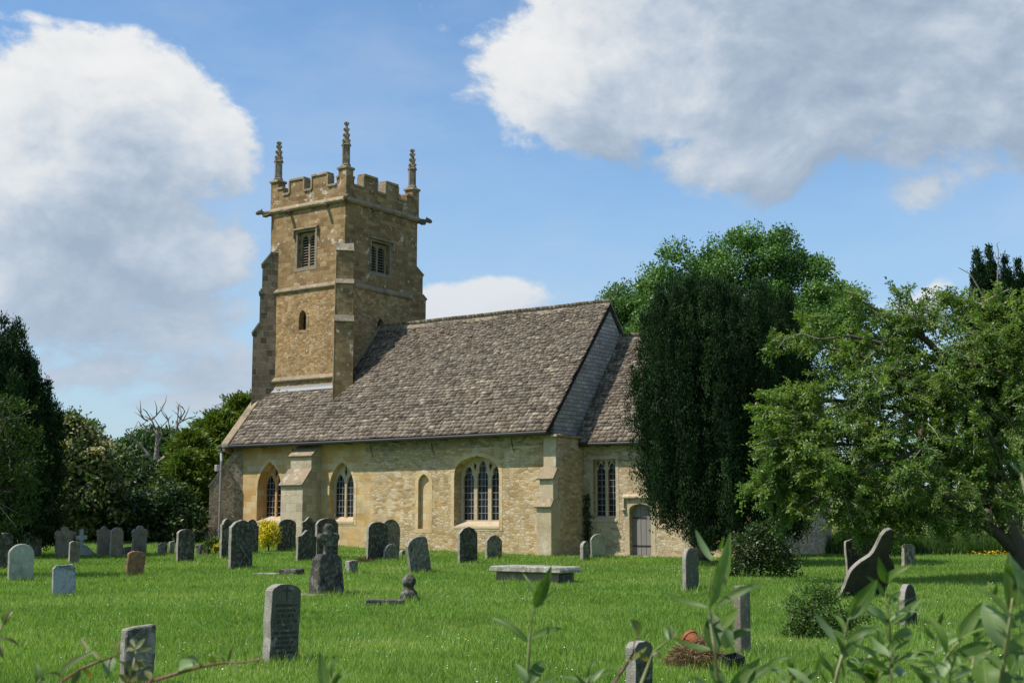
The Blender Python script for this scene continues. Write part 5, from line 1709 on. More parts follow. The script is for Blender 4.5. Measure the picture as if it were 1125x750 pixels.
# ivy climbing the corner between nave and chancel
bI = np.array([P0[0] + 0.42 * EV[0] + (C_S - 0.06) * NV[0], P0[1] + 0.42 * EV[1] + (C_S - 0.06) * NV[1], 0.0])
root = empty('ivy', tuple(bI)); tag(root, 'thin dark ivy stem climbing the shaded corner of nave and chancel', 'ivy')
r_ = np.random.default_rng(9)
k = 420
zz = r_.uniform(0, 2.35, k) ** 1.0
wid = 0.05 + 0.10 * np.exp(-((zz - 1.5) / 0.35) ** 2) + 0.03 * np.sin(zz * 9)
lat = r_.normal(0, 1, k) * wid
pos = np.stack([lat * EV[0], lat * EV[1], zz], -1) - np.array([NV[0], NV[1], 0])[None] * r_.uniform(0, 0.07, k)[:, None]
leaves('crown', pos, rdir(k, -0.3), unit(-np.array([NV[0], NV[1], 0])[None] + r_.normal(0, 0.4, (k, 3))), 0.10, 0.085, M['lf_dark'], root)
mb = MB(); mb.tube([(0, 0, 0), (0.02, 0.01, 0.9), (-0.02, 0.0, 1.7), (0.01, 0, 2.3)], [0.025, 0.02, 0.015, 0.006], 6); mb.build('stem', M['bark'], root)

# tall weeds and nettles along the far edge of the lawn, right
def weeds():
    n = 26000
    X = rng.uniform(11.5, 27, n); Y = rng.uniform(51.6, 54.2, n)
    Z = ground_z(X, Y)
    h = np.clip(rng.normal(0.62, 0.24, n) * (1 + 0.25 * vnoise(X, Y, 0.9, 5)), 0.2, 1.5)
    w = 0.022 * rng.uniform(0.6, 1.4, n)
    a = rng.uniform(0, 2 * PI, n); la = rng.uniform(0, 2 * PI, n); lean = h * rng.uniform(0.05, 0.45, n)
    base = np.stack([X, Y, Z - 0.02], -1)
    V = np.empty((n, 3, 3)); dx, dy = np.cos(a) * w, np.sin(a) * w
    V[:, 0] = base + np.stack([-dx, -dy, 0 * dx], -1); V[:, 1] = base + np.stack([dx, dy, 0 * dx], -1)
    V[:, 2] = base + np.stack([np.cos(la) * lean, np.sin(la) * lean, h], -1)
    o = link('tall_weeds', np_mesh('tall_weeds', V.reshape(-1, 3), np.arange(n * 3).reshape(-1, 3), np.clip(rng.normal(0.4, 0.2, n), 0, 1)), M['lf_mid'])
    tag(o, 'unmown strip of tall grass and nettles along the far lawn edge', 'weeds', kind='stuff')


weeds()
# far-off field hedgerow and woodland that close the view
b_l = []
for q in range(26):
    a = R(-62 + q * 4.9)
    rr = 300 + 25 * math.sin(q * 2.1)
    c = np.array([rr * math.sin(a), rr * math.cos(a), 0.0]); c[2] = float(ground_z(c[0], c[1]))
    hgt = 6 + 2.5 * math.sin(q * 1.3)
    b_l.append((c + np.array([0, 0, hgt * 0.5]), np.array([14.5, 5.0, hgt * 0.75])))
P, O = crown_clumps(b_l, 0.16, 91, 0.1)
P = P[P[:, 2] > 6]
pos, out, ci = clump_leaves(P, P * 0 + np.array([0, 0, 1.0]), 14, 0.9, 0.7, rng)
o = leaves('distant_wood', pos, rdir(len(pos), 0.2), rdir(len(pos), 0.5), 1.5, 1.0, M['lf_far'], None)
tag(o, 'far-off line of trees beyond the meadow', 'woodland', kind='stuff')
# ------------------------------------------------------------------ gravestones
M['gs_dark'] = mat_stone('dark lichened headstone', (0.050, 0.046, 0.035), (0.105, 0.096, 0.072), 0.5, (0.27, 0.26, 0.215), 0.8, (0.02, 0.021, 0.017), 9.0, lo=0.48)
M['gs_grey'] = mat_stone('grey headstone', (0.135, 0.122, 0.092), (0.23, 0.205, 0.155), 0.5, (0.42, 0.41, 0.36), 0.85, (0.03, 0.03, 0.025), 9.0, lo=0.48)
M['gs_pale'] = mat_stone('pale lichened headstone', (0.33, 0.33, 0.27), (0.45, 0.46, 0.38), 0.6, (0.58, 0.60, 0.52), 0.45, (0.10, 0.11, 0.08), 4.0)
M['gs_blue'] = mat_stone('bluish flaking headstone', (0.30, 0.34, 0.36), (0.40, 0.44, 0.46), 0.3, (0.55, 0.57, 0.57), 0.85, (0.07, 0.07, 0.055), 6.0, lo=0.6)
M['gs_brown'] = mat_stone('rusty brown headstone', (0.22, 0.115, 0.055), (0.30, 0.175, 0.09), 0.35, (0.42, 0.34, 0.22), 0.4, (0.05, 0.035, 0.025), 7.0)
M['gs_buff'] = mat_stone('buff lobed headstone', (0.16, 0.135, 0.098), (0.25, 0.21, 0.155), 0.4, (0.42, 0.38, 0.30), 0.5, (0.06, 0.055, 0.045), 6.0)
M['gs_white'] = mat_stone('white stone', (0.50, 0.49, 0.46), (0.60, 0.59, 0.56), 0.2, (0.66, 0.66, 0.62), 0.2, (0.2, 0.2, 0.18), 7.0)
M['gs_slab'] = mat_stone('lichened tomb slab', (0.25, 0.235, 0.19), (0.36, 0.34, 0.28), 0.85, (0.50, 0.48, 0.41), 0.75, (0.06, 0.06, 0.045), 6.0, lo=0.5)
M['gs_green'] = mat_stone('grey green headstone', (0.095, 0.097, 0.068), (0.14, 0.138, 0.10), 0.4, (0.42, 0.40, 0.36), 0.3, (0.055, 0.06, 0.05), 10.0)
M['gs_edge_lit'] = mat_stone('pale worn stone edge with painted sun', (0.26, 0.235, 0.195), (0.36, 0.33, 0.28), 0.5, (0.50, 0.48, 0.43), 0.45, (0.08, 0.075, 0.06), 9.0)  # worn stone tone, lightened to hold the sunlight on the edges
M['gs_black'] = mat_stone('black crusted headstone', (0.03, 0.028, 0.022), (0.065, 0.06, 0.048), 0.35, (0.2, 0.19, 0.16), 0.7, (0.014, 0.014, 0.012), 7.0, lo=0.58)
M['letters'] = mat_plain('carved letters', (0.05, 0.052, 0.042), 0.9)


def outline(kind, w, h):
    """half-turned headstone outline, (s, z), anticlockwise from bottom left"""
    a = w / 2
    def arc(cx, cz, r, t0, t1, n=8, rz=None):
        rz = rz or r
        return [(cx + r * math.cos(R(t0 + (t1 - t0) * i / n)), cz + rz * math.sin(R(t0 + (t1 - t0) * i / n))) for i in range(n + 1)]
    b = [(-a, -0.35), (a, -0.35)]
    if kind == 'round':
        return b + arc(0, h - a * 0.85, a, 0, 180, 14, a * 0.85)
    if kind == 'camber':
        return b + [(a, h - 0.18 * w)] + arc(0, h - 0.20 * w, a * 0.96, 10, 170, 12, 0.20 * w) + [(-a, h - 0.18 * w)]
    if kind == 'square':
        return b + [(a, h), (-a * 0.2, h - 0.012), (-a, h - 0.03)]
    if kind == 'notch':      # square with small scooped shoulders
        s = 0.12 * w
        return b + [(a, h - s)] + arc(a, h, s, 270, 180, 5)[1:] + arc(-a, h, s, 0, -90, 5)
    if kind == 'shoulder':   # round head between small square shoulders
        r = a * 0.74; s = a
        return b + [(a, h - r * 1.0)] + [(r * 1.02, h - r * 0.95)] + arc(0, h - r * 0.9, r, 0, 180, 12, r * 0.9) + [(-r * 1.02, h - r * 0.95), (-a, h - r * 1.0)]
    if kind == 'ogee':       # double-curved top
        p = [(1, 0.0), (0.93, 0.10), (0.80, 0.15), (0.62, 0.22), (0.45, 0.42), (0.28, 0.72), (0.12, 0.94), (0, 1.0)]
        k = 0.26 * w
        return b + [(a * x, h - k + k * z) for x, z in p] + [(-a * x, h - k + k * z) for x, z in p[-2::-1]]
    if kind == 'lobed':      # three lobes with nicks
        r0 = a * 0.46; r1 = a * 0.36
        zc = h - r0; zs_ = h - a * 0.78
        right = [(a * 0.90, zs_ - 0.55 * a), (a * 1.06, zs_ - 0.42 * a), (a * 0.98, zs_ - 0.25 * a)] + arc(a * 0.70, zs_, r1, -20, 140, 7) + [(a * 0.40, zc - 0.02 * a)] + arc(0, zc, r0, 10, 90, 7)
        return [(-a * 0.90, -0.35), (a * 0.90, -0.35)] + right + [(-x, z) for x, z in right[-2::-1]]
    if kind == 'peak':       # slightly pointed segmental head
        return b + [(a, h - 0.24 * w), (a * 0.55, h - 0.07 * w), (0, h), (-a * 0.55, h - 0.07 * w), (-a, h - 0.24 * w)]
    if kind == 'gothic':
        return pointed(0, a, -0.35, h - w * 0.8, h, 8)
    if kind == 'rough':      # hipped, broken top
        return b + [(a, h * 0.72), (a * 0.82, h * 0.86), (a * 0.4, h * 0.97), (0.0, h), (-a * 0.5, h * 0.93), (-a * 0.85, h * 0.85), (-a, h * 0.70)]
    if kind == 'ornate':     # scrolled shoulders rising to a raised centre
        right = [(a, h * 0.37), (a * 0.97, h * 0.42), (a * 0.88, h * 0.47), (a * 0.72, h * 0.53), (a * 0.54, h * 0.58), (a * 0.42, h * 0.62), (a * 0.35, h * 0.67), (a * 0.31, h * 0.75), (a * 0.29, h * 0.90), (a * 0.20, h * 0.97), (0, h)]
        return b + right + [(-x, z) for x, z in right[-2::-1]]
    if kind == 'cross':      # wheel-less trefoil cross head on a neck
        t = w * 0.16
        c = h - w * 0.5
        c = h * 0.56; t = w * 0.13
        right = [(t * 1.25, 0), (t, c - w * 0.24), (t * 1.5, c - w * 0.13)] + arc(w * 0.35, c, w * 0.15, -125, 125, 7) + [(t * 1.35, c + w * 0.14)] + arc(0, h - w * 0.16, w * 0.17, -25, 90, 6)
        return [(-x, z) for x, z in right[0:1]] + right + [(-x, z) for x, z in right[-2:0:-1]]
    if kind == 'latin':
        t = w * 0.17
        z1, z2 = h * 0.62, h * 0.62 + 2 * t
        return [(-t, -0.2), (t, -0.2), (t, z1), (w / 2, z1), (w / 2, z2), (t, z2), (t, h), (-t, h), (-t, z2), (-w / 2, z2), (-w / 2, z1), (-t, z1)]
    if kind == 'taper':
        return [(-a, -0.35), (a, -0.35), (a * 0.98, 0), (a * 0.80, h * 0.93), (a * 0.68, h), (-a * 0.68, h), (-a * 0.80, h * 0.93), (-a * 0.98, 0)]
    raise ValueError(kind)


def slab_mesh(name, pts, T, mat, parent=None, seed=0, bevel=0.012, rough=0.009, edge=False):
    r = random.Random(seed)
    dense = []
    n = len(pts)
    for i in range(n):                        # extra points on long edges so worn edges can wander
        p, q = pts[i], pts[(i + 1) % n]
        d = math.hypot(q[0] - p[0], q[1] - p[1])
        m = max(1, int(d / 0.14))
        for k in range(m):
            t = k / m
            j = rough if k else rough * 0.4
            dense.append((p[0] + (q[0] - p[0]) * t + r.uniform(-j, j), p[1] + (q[1] - p[1]) * t + r.uniform(-j, j)))
    mb = MB(); mb.prism(dense, 'y', 0, T)
    o = mb.build(name, [mat, M['gs_edge_lit']] if edge else mat, parent, bevel=bevel)
    if edge:                                  # clean sawn edges, crusted faces; their sun and shade contrast is partly painted in
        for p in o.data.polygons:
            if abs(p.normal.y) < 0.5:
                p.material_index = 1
    return o


def carve(root, lines, w, h, parent_name='inscription', seed=0, cross=False):
    """worn, no longer readable inscription: rows of small cut strokes"""
    r = random.Random(seed)
    mb = MB()
    y = -0.003
    def stroke(x0, z0, x1, z1, t=0.0038):
        d = Vector((x1 - x0, z1 - z0)); L = d.length
        if L < 1e-6: return
        n_ = Vector((-d.y, d.x)) / L * t
        q = [(x0 - n_.x, z0 - n_.y), (x1 - n_.x, z1 - n_.y), (x1 + n_.x, z1 + n_.y), (x0 + n_.x, z0 + n_.y)]
        mb.prism(q, 'y', y, 0.003)
    for (zc, lw, ch) in lines:
        x = -lw / 2
        while x < lw / 2:
            cw = ch * r.uniform(0.45, 0.7)
            if r.random() < 0.13:
                x += cw; continue
            k = r.randrange(5)
            z0, z1 = zc - ch / 2, zc + ch / 2
            stroke(x, z0, x, z1)
            if k in (0, 1): stroke(x + cw * 0.8, z0, x + cw * 0.8, z1)
            if k in (0, 2): stroke(x, zc, x + cw * 0.8, zc)
            if k in (1, 3): stroke(x, z1, x + cw * 0.8, z0)
            if k in (2, 4): stroke(x, z1, x + cw * 0.75, z1)
            if k == 4: stroke(x, z0, x + cw * 0.75, z0)
            x += cw * 1.35
    if cross:
        stroke(0, h * 0.78, 0, h * 0.965, 0.008); stroke(-0.055, h * 0.915, 0.055, h * 0.915, 0.008)
    mb.build(parent_name, M['letters'], root)


GSG = 'old gravestones in the churchyard grass'
YAW0 = math.atan2(NV[1], NV[0])


def gravestone(x0, x1, yt, yb, kind, mat, T, label, yaw=0.0, roll=0.0, tip=0.0, seed=None, name='gravestone', lines=None, cross=False, wmul=1.0, group=GSG):
    pxm = (x0 + x1) / 2
    p = on_ground(pxm, yb)
    Y = p[1]
    h = at(pxm, yt, Y)[2] - p[2]
    s = (pxm - 562.5) / FPX
    an = YAW0 + R(yaw)
    nv = (math.cos(an), math.sin(an)); tv = (-nv[1], nv[0])
    fa = FPX * abs(nv[0] - s * nv[1]) / Y
    fb = FPX * abs(tv[0] - s * tv[1]) / Y
    w = max(0.16, ((x1 - x0) - T * fb) / max(fa, 1e-3)) * wmul
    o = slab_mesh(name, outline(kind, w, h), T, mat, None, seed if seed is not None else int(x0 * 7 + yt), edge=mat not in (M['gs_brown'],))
    o.location = tuple(p)
    # roll = sideways lean, tip = lean backwards
    o.rotation_euler = (Matrix.Rotation(an, 4, 'Z') @ Matrix.Rotation(R(-tip), 4, 'X') @ Matrix.Rotation(R(roll), 4, 'Y')).to_euler()
    tag(o, label, 'gravestone', group)
    if lines:
        carve(o, [(h * a, w * b, c) for a, b, c in lines], w, h, seed=int(x0), cross=cross)
    return o


D, GY, PA, BL, BR, BU = M['gs_dark'], M['gs_grey'], M['gs_pale'], M['gs_blue'], M['gs_brown'], M['gs_buff']
GS = [
    (9, 38, 597, 639, 'round', PA, 0.10, 'pale greenish round-topped headstone at the left edge, nearest of the left group', dict(roll=-2, yaw=-14)),
    (18, 46, 584, 614, 'ogee', D, 0.11, 'shaded dark headstone with curved peak just behind the pale greenish round one', dict(yaw=-10)),
    (-4, 14, 585, 626, 'camber', D, 0.11, 'nearly black headstone cut by the left edge of the picture', dict()),
    (59.5, 81, 578, 613, 'lobed', BU, 0.11, 'triple-lobed headstone leftmost of three, with the white cross at its right', dict(yaw=-12)),
    (75.5, 88, 594, 620, 'camber', BU, 0.10, 'short plain headstone standing before the leftmost triple-lobed one', dict(yaw=-12)),
    (58, 84, 620, 656, 'notch', BL, 0.08, 'bluish flaking headstone with scooped corners, in the open left lawn', dict(yaw=-18, roll=-3)),
    (106, 122, 578, 612, 'lobed', BU, 0.11, 'triple-lobed headstone second of three, touching a round-topped neighbour', dict(yaw=-6)),
    (121, 136, 579, 609, 'round', BU, 0.11, 'round-topped headstone against the right side of the second triple-lobed one', dict(yaw=-6)),
    (145, 163, 577, 606, 'lobed', BU, 0.12, 'triple-lobed headstone rightmost of three, behind the rusty brown stone', dict(yaw=-4)),
    (136, 146, 600, 608, 'square', D, 0.14, 'low dark stump of a stone left of the rightmost triple-lobed headstone', dict()),
    (138, 159, 605, 633.5, 'camber', BR, 0.10, 'rusty brown headstone leaning to the right on the left lawn', dict(roll=4, yaw=-10)),
    (174, 185, 595.5, 606, 'camber', GY, 0.10, 'tiny far grey headstone by the hedge, left of another small one', dict()),
    (186, 193, 594, 606, 'square', GY, 0.10, 'tiny narrow far headstone by the hedge, left of the dark round-topped stone', dict()),
    (194, 214.5, 581, 618, 'camber', D, 0.11, 'dark round-cornered headstone standing alone against the hedge', dict(yaw=-4)),
    (242, 257, 569.6, 613, 'shoulder', D, 0.11, 'dark tall headstone half hidden behind the big one by the west buttress', dict()),
    (252, 279, 570.6, 625, 'peak', D, 0.12, 'big nearly black headstone with mottled lichen, in front of the west buttress', dict(yaw=4)),
    (268, 285, 570, 609, 'shoulder', D, 0.11, 'dark headstone behind the big black one, left of the yellow bush', dict()),
    (305, 326, 570, 605, 'camber', D, 0.10, 'dark headstone right of the yellow bush below the first church window', dict()),
    (331, 348.5, 567.6, 602, 'ogee', D, 0.10, 'dark headstone beside the wall buttress, rearmost of the trio', dict()),
    (326, 348.5, 582, 616.5, 'ogee', D, 0.10, 'lower dark headstone in front of the trio right of the wall buttress foot', dict(roll=1)),
    (347, 372.6, 569, 613, 'camber', D, 0.11, 'tall broad dark headstone of the trio, right behind the cross monument', dict()),
    (381, 395.5, 615, 630.5, 'square', GY, 0.16, 'small squat pale-edged stone block beside the cross monument', dict(roll=2)),
    (403, 427, 573, 616, 'camber', D, 0.11, 'broad dark headstone with mossy foot, overlapping a lichened one', dict(roll=2)),
    (417, 440, 570, 606, 'round', GY, 0.11, 'grey lichen-spotted round headstone leaning right behind the mossy dark one', dict(roll=4)),
    (422, 439.5, 597, 616, 'round', GY, 0.09, 'little white-edged round headstone in front of the overlapping pair', dict()),
    (440, 447, 604, 611.5, 'rough', GY, 0.14, 'tiny pale stump right of the little white-edged headstone', dict()),
    (450, 477, 588.6, 629, 'camber', GY, 0.10, 'grey slab headstone tilted strongly to the left before the nave', dict(roll=-13, wmul=0.9)),
    (504, 526, 578, 619, 'peak', D, 0.10, 'dark upright headstone under the three-light nave window', dict()),
    (534, 553, 587, 613.5, 'peak', GY, 0.11, 'short pointed grey headstone right of the dark upright one', dict(roll=1)),
    (639, 650, 594, 616, 'rough', GY, 0.14, 'small worn stone left of the pale one near the chancel window', dict()),
    (650, 667, 586, 613, 'camber', PA, 0.07, 'pale white-edged headstone near the chancel window, leaning slightly left', dict(roll=-4)),
    (752, 770.5, 601, 649, 'round', M['gs_green'], 0.10, 'pale-edged round-headed headstone standing before the dark yew', dict(roll=3, tip=1)),
    (931, 967, 584, 635, 'ogee', M['gs_black'], 0.11, 'dark curved-top headstone with a lit left edge, behind the leaning ornate one', dict(yaw=-38, roll=-2)),
    (992, 1007, 597, 623, 'camber', GY, 0.12, 'small grey headstone in tree shade right of the ornate headstone', dict(yaw=-20, roll=5)),
    (992, 1012, 641, 689, 'round', M['gs_black'], 0.10, 'buff round-headed headstone with black face, nearer than the ornate one', dict(yaw=4)),
    (134, 172, 686, 757, 'square', GY, 0.10, 'square grey headstone behind the brambles at lower left', dict(yaw=-10)),
    (292, 331, 641, 729, 'camber', M['gs_green'], 0.115, 'inscribed grey green headstone with a carved cross, nearest on the open lawn', dict(yaw=-3, roll=2, lines=[(0.73, 0.72, 0.026), (0.665, 0.62, 0.026), (0.60, 0.66, 0.036), (0.53, 0.80, 0.042), (0.455, 0.48, 0.036), (0.385, 0.82, 0.026), (0.325, 0.86, 0.026), (0.265, 0.64, 0.026), (0.205, 0.76, 0.026), (0.14, 0.84, 0.026)], cross=True)),
    (694, 723, 704, 790, 'camber', M['gs_green'], 0.09, 'small inscribed headstone at the bottom edge behind a bramble stem', dict(yaw=-2, lines=[(0.68, 0.78, 0.05), (0.58, 0.5, 0.04), (0.46, 0.78, 0.05), (0.36, 0.6, 0.04)])),
]
for (x0, x1, yt, yb, kind, mat, T, label, kw) in GS:
    gravestone(x0, x1, yt, yb, kind, mat, T, label, **kw)

# leaning ornate headstone on the right
p = on_ground(947, 656)
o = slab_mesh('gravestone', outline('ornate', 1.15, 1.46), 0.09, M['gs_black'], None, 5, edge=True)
o.location = tuple(p)
an = YAW0 - R(22)
o.rotation_euler = (Matrix.Rotation(an, 4, 'Z') @ Matrix.Rotation(R(31), 4, 'X')).to_euler()
tag(o, 'large ornate headstone with scrolled shoulders, leaning to the right under the fruit tree', 'gravestone', GSG)

# stone post on the right foreground
p = on_ground(820, 719)
h = at(820, 643, p[1])[2] - p[2]
mb = MB(); mb.box(-0.10, 0.10, 0, 0.09, -0.3, h)
o = mb.build('stone_post', BU, None, bevel=0.008)
o.location = tuple(p); o.rotation_euler = (0, R(0.8), YAW0 - R(8)); tag(o, 'slim square stone post beside the rubbish heap', 'stone post')

# cross monument on a tapered block
p = on_ground(364, 654)
Y = p[1]
root = empty('cross_monument', tuple(p), YAW0); tag(root, 'mossy stone cross head on a tapered block standing on a plinth', 'monument')
hb = at(364, 608, Y)[2] - p[2]; ht = at(367, 577, Y)[2] - p[2]
mb = MB(); a, b_ = 0.37, 0.28
mb.add([(-a, -0.05, -0.2), (a, -0.05, -0.2), (a, 0.30, -0.2), (-a, 0.30, -0.2), (-a, -0.02, 0), (a, -0.02, 0), (a, 0.28, 0), (-a, 0.28, 0), (-b_ - 0.03, 0.02, hb - 0.10), (b_ + 0.03, 0.02, hb - 0.10), (b_ + 0.03, 0.24, hb - 0.10), (-b_ - 0.03, 0.24, hb - 0.10), (-b_ + 0.07, 0.06, hb), (b_ - 0.07, 0.06, hb), (b_ - 0.07, 0.2, hb), (-b_ + 0.07, 0.2, hb)],
       [(3, 2, 1, 0)] + [q for k in (0, 4, 8) for q in ((k, k + 1, k + 5, k + 4), (k + 1, k + 2, k + 6, k + 5), (k + 2, k + 3, k + 7, k + 6), (k + 3, k, k + 4, k + 7))] + [(12, 13, 14, 15)])
mb.build('block', M['gs_dark'], root, bevel=0.02)
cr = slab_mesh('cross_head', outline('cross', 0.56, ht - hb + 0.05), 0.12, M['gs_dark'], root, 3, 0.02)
cr.location = (0.02, 0.07, hb - 0.02)
mb = MB(); mb.box(-0.55, 0.55, -0.16, 0.42, -0.2, 0.05); mb.build('plinth', M['gs_buff'], root, bevel=0.02)

# white latin cross with a sloping base
p = on_ground(89, 608)
root = empty('cross_monument', tuple(p), YAW0 - R(10)); tag(root, 'small white stone cross with a sloping pale base among the far left gravestones', 'monument')
hh = at(87, 581, p[1])[2] - p[2]
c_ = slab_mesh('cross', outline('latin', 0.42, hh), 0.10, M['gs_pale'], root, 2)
mb = MB(); mb.prism([(-0.25, -0.1), (0.55, -0.1), (0.50, 0.12), (0.15, 0.42), (-0.2, 0.45)], 'y', -0.10, -0.005); mb.build('base', M['gs_pale'], root, bevel=0.02)

# low chest tomb with a big slab
p = on_ground(579, 640)
root = empty('chest_tomb', tuple(p), math.atan2(EV[1], EV[0])); tag(root, 'low chest tomb with a wide lichened slab in front of the nave', 'tomb')
mb = MB(); mb.box(-0.86, 0.86, -0.02, 0.66, -0.2, 0.24); mb.build('tomb_chest', M['gs_buff'], root, bevel=0.02)
mb = MB(); mb.prism([(-0.98, 0.241), (0.98, 0.241), (0.98, 0.29), (0.93, 0.37), (-0.93, 0.37), (-0.98, 0.29)], 'y', -0.14, 0.80); mb.build('top_slab', M['gs_slab'], root, bevel=0.018)
mb = MB(); mb.box(0.865, 0.91, 0.0, 0.5, -0.2, 0.21); mb.build('end_panel', M['gs_dark'], root, bevel=0.02)

# flat broken ledger stone
p = on_ground(301, 631)
root = empty('ledger_stone', tuple(p), math.atan2(EV[1], EV[0]) + R(18)); tag(root, 'flat broken ledger stone lying in the grass before the big dark headstone', 'ledger stone')
mb = MB(); mb.prism([(-0.62, 0.0), (0.10, -0.06), (0.16, 0.3), (-0.5, 0.36)], 'z', -0.1, 0.035); mb.build('slab', M['gs_slab'], root, bevel=0.01)
mb = MB(); mb.prism([(0.18, -0.1), (0.66, -0.08), (0.70, 0.34), (0.22, 0.36)], 'z', -0.1, 0.15); mb.build('slab', M['gs_dark'], root, bevel=0.02)

# tiny kerb and broken stump in the middle of the lawn
p = on_ground(449, 660)
root = empty('broken_memorial', tuple(p), YAW0 - R(6)); tag(root, 'small broken waisted memorial stump alone in the middle of the lawn', 'memorial')
ht = at(449, 630, p[1])[2] - p[2]
mb = MB(); mb.lathe([(0.17, -0.1), (0.16, ht * 0.32), (0.10, ht * 0.44), (0.085, ht * 0.52), (0.13, ht * 0.66), (0.13, ht * 0.82), (0.06, ht * 0.98), (0.02, ht)], 7); mb.build('stump', D, root, bevel=0.01)
p = on_ground(423, 665)
mb = MB(); mb.box(-0.33, 0.33, 0, 0.15, -0.1, 0.10)
o = mb.build('grave_kerb', D, None, bevel=0.02); o.location = tuple(p); o.rotation_euler = (R(2), 0, R(6)); tag(o, 'mossy grave kerb stone lying left of the broken stump', 'kerb stone')

# small stones by the west buttress
for x0, x1, yt, yb, lab in ((214.5, 220, 598, 606, 'small grey stone block left of another near the west buttress foot'), (220, 230, 597, 605, 'larger pale stone block nearest the west buttress foot')):
    p = on_ground((x0 + x1) / 2, yb); w = (x1 - x0) * p[1] / FPX; h = at(x0, yt, p[1])[2] - p[2]
    mb = MB(); mb.box(-w / 2, w / 2, 0, 0.25, -0.1, h); o = mb.build('stone_block', M['gs_grey'], None, bevel=0.03); o.location = tuple(p); tag(o, lab, 'stone block')

# rubbish heap: dry grass, a broken terracotta pot and a black tray
p = on_ground(766, 733)
hx, hy, hz = p
n = 5200
r_ = np.random.default_rng(44)
a = r_.uniform(0, 2 * PI, n); q = np.sqrt(r_.uniform(0, 1, n))
X = 0.27 * q * np.cos(a); Yv = 0.25 * q * np.sin(a)
Zv = 0.25 * (1 - q ** 2) * (1 + 0.25 * np.sin(X * 22) * np.cos(Yv * 19)) * r_.uniform(0.5, 1.05, n)
M['straw'] = mat_leaf('dry cut grass', [(0, (0.07, 0.045, 0.025)), (0.5, (0.19, 0.125, 0.065)), (1, (0.38, 0.29, 0.17))], 0.15, 0.8, 0.15, (1.1, 1.0, 0.7), 0.4, 9)
o = leaves('dry_grass_heap', np.stack([X, Yv, Zv], -1), unit(r_.normal(0, 1, (n, 3)) * np.array([1, 1, 0.35])), rdir(n, 0.8), 0.16, 0.007, M['straw'], None, np.clip(r_.normal(0.5, 0.25, n), 0, 1), 0.15)
o.location = (hx, hy, hz); tag(o, 'heap of brown dry grass cuttings at the bottom of the lawn', 'grass heap')
M['terracotta'] = mat_stone('terracotta', (0.26, 0.085, 0.035), (0.36, 0.125, 0.05), 0.3, (0.36, 0.24, 0.16), 0.75, (0.07, 0.045, 0.03), 9.0)
mb = MB()
prof = [(0.06, 0), (0.088, 0.13), (0.098, 0.132), (0.098, 0.165), (0.086, 0.166), (0.08, 0.12), (0.052, 0.015)]
k = 9; vs = []
for r0, z in prof:
    for i in range(k + 1):
        t = PI * 1.15 * i / k
        vs.append((r0 * math.cos(t), r0 * math.sin(t), z))
mb.add(vs, [(i * (k + 1) + j, i * (k + 1) + j + 1, (i + 1) * (k + 1) + j + 1, (i + 1) * (k + 1) + j) for i in range(len(prof) - 1) for j in range(k)])
o = mb.build('flower_pot', M['terracotta'], None); pt = at(767, 710, hy - 0.0); o.location = tuple(pt); o.rotation_euler = (R(60), R(25), R(200)); tag(o, 'broken orange terracotta pot lying on the dry grass heap', 'flower pot')
mb = MB(); p = on_ground(806, 736)
mb.add([(-0.075, -0.06, 0), (0.075, -0.06, 0), (0.075, 0.06, 0), (-0.075, 0.06, 0), (-0.09, -0.075, 0.15), (0.09, -0.075, 0.15), (0.09, 0.075, 0.15), (-0.09, 0.075, 0.15), (-0.08, -0.065, 0.15), (0.08, -0.065, 0.15), (0.08, 0.065, 0.15), (-0.08, 0.065, 0.15), (-0.067, -0.052, 0.01), (0.067, -0.052, 0.01), (0.067, 0.052, 0.01), (-0.067, 0.052, 0.01)],
       [(3, 2, 1, 0), (0, 1, 5, 4), (1, 2, 6, 5), (2, 3, 7, 6), (3, 0, 4, 7), (4, 5, 9, 8), (5, 6, 10, 9), (6, 7, 11, 10), (7, 4, 8, 11), (8, 9, 13, 12), (9, 10, 14, 13), (10, 11, 15, 14), (11, 8, 12, 15), (12, 13, 14, 15)])
o = mb.build('plant_pot', M['iron'], None, bevel=0.004); o.location = tuple(p); o.rotation_euler = (R(12), R(-8), R(25)); tag(o, 'black square plastic plant pot right of the dry grass heap', 'plant pot')

# moss tuft at the foot of the broad dark headstone
p = on_ground(398, 618)
k = 900
q = r_.normal(0, 1, (k, 3)) * np.array([0.16, 0.12, 0.07]); q[:, 2] = np.abs(q[:, 2])
o = leaves('moss_tuft', q, rdir(k, 0.6), rdir(k), 0.10, 0.012, M['straw'], None, np.clip(r_.normal(0.15, 0.15, k), 0, 1)); o.location = tuple(p); tag(o, 'brown mossy tuft at the left foot of the broad dark headstone', 'moss')

# longer grass the mower leaves round the feet of the stones
pts = [(o.location.x, o.location.y) for o in COL.objects if o.parent is None and o.get('category') in ('gravestone', 'monument', 'tomb', 'memorial', 'stone post', 'plant pot', 'flower pot')]
bx = []; by_ = []
for (x, y) in pts:
    k = 420
    a = rng.uniform(0, 2 * PI, k); q = np.abs(rng.normal(0.30, 0.16, k)) + 0.02
    bx.append(x + np.cos(a) * q * (0.75 if y < 25 else 1.0)); by_.append(y + np.sin(a) * q)
X = np.concatenate(bx); Yv = np.concatenate(by_); n = len(X)
ok = ~in_church(X, Yv, 0.02); X, Yv = X[ok], Yv[ok]; n = len(X)
h = np.clip(rng.normal(0.11, 0.04, n), 0.04, 0.24); w = (0.003 + 0.0003 * Yv) * rng.uniform(0.7, 1.2, n)
a = rng.uniform(0, 2 * PI, n); la = rng.uniform(0, 2 * PI, n); ln = h * rng.uniform(0.1, 0.7, n)
bse = np.stack([X, Yv, ground_z(X, Yv) - 0.01], -1); V = np.empty((n, 3, 3)); z0 = np.zeros(n)
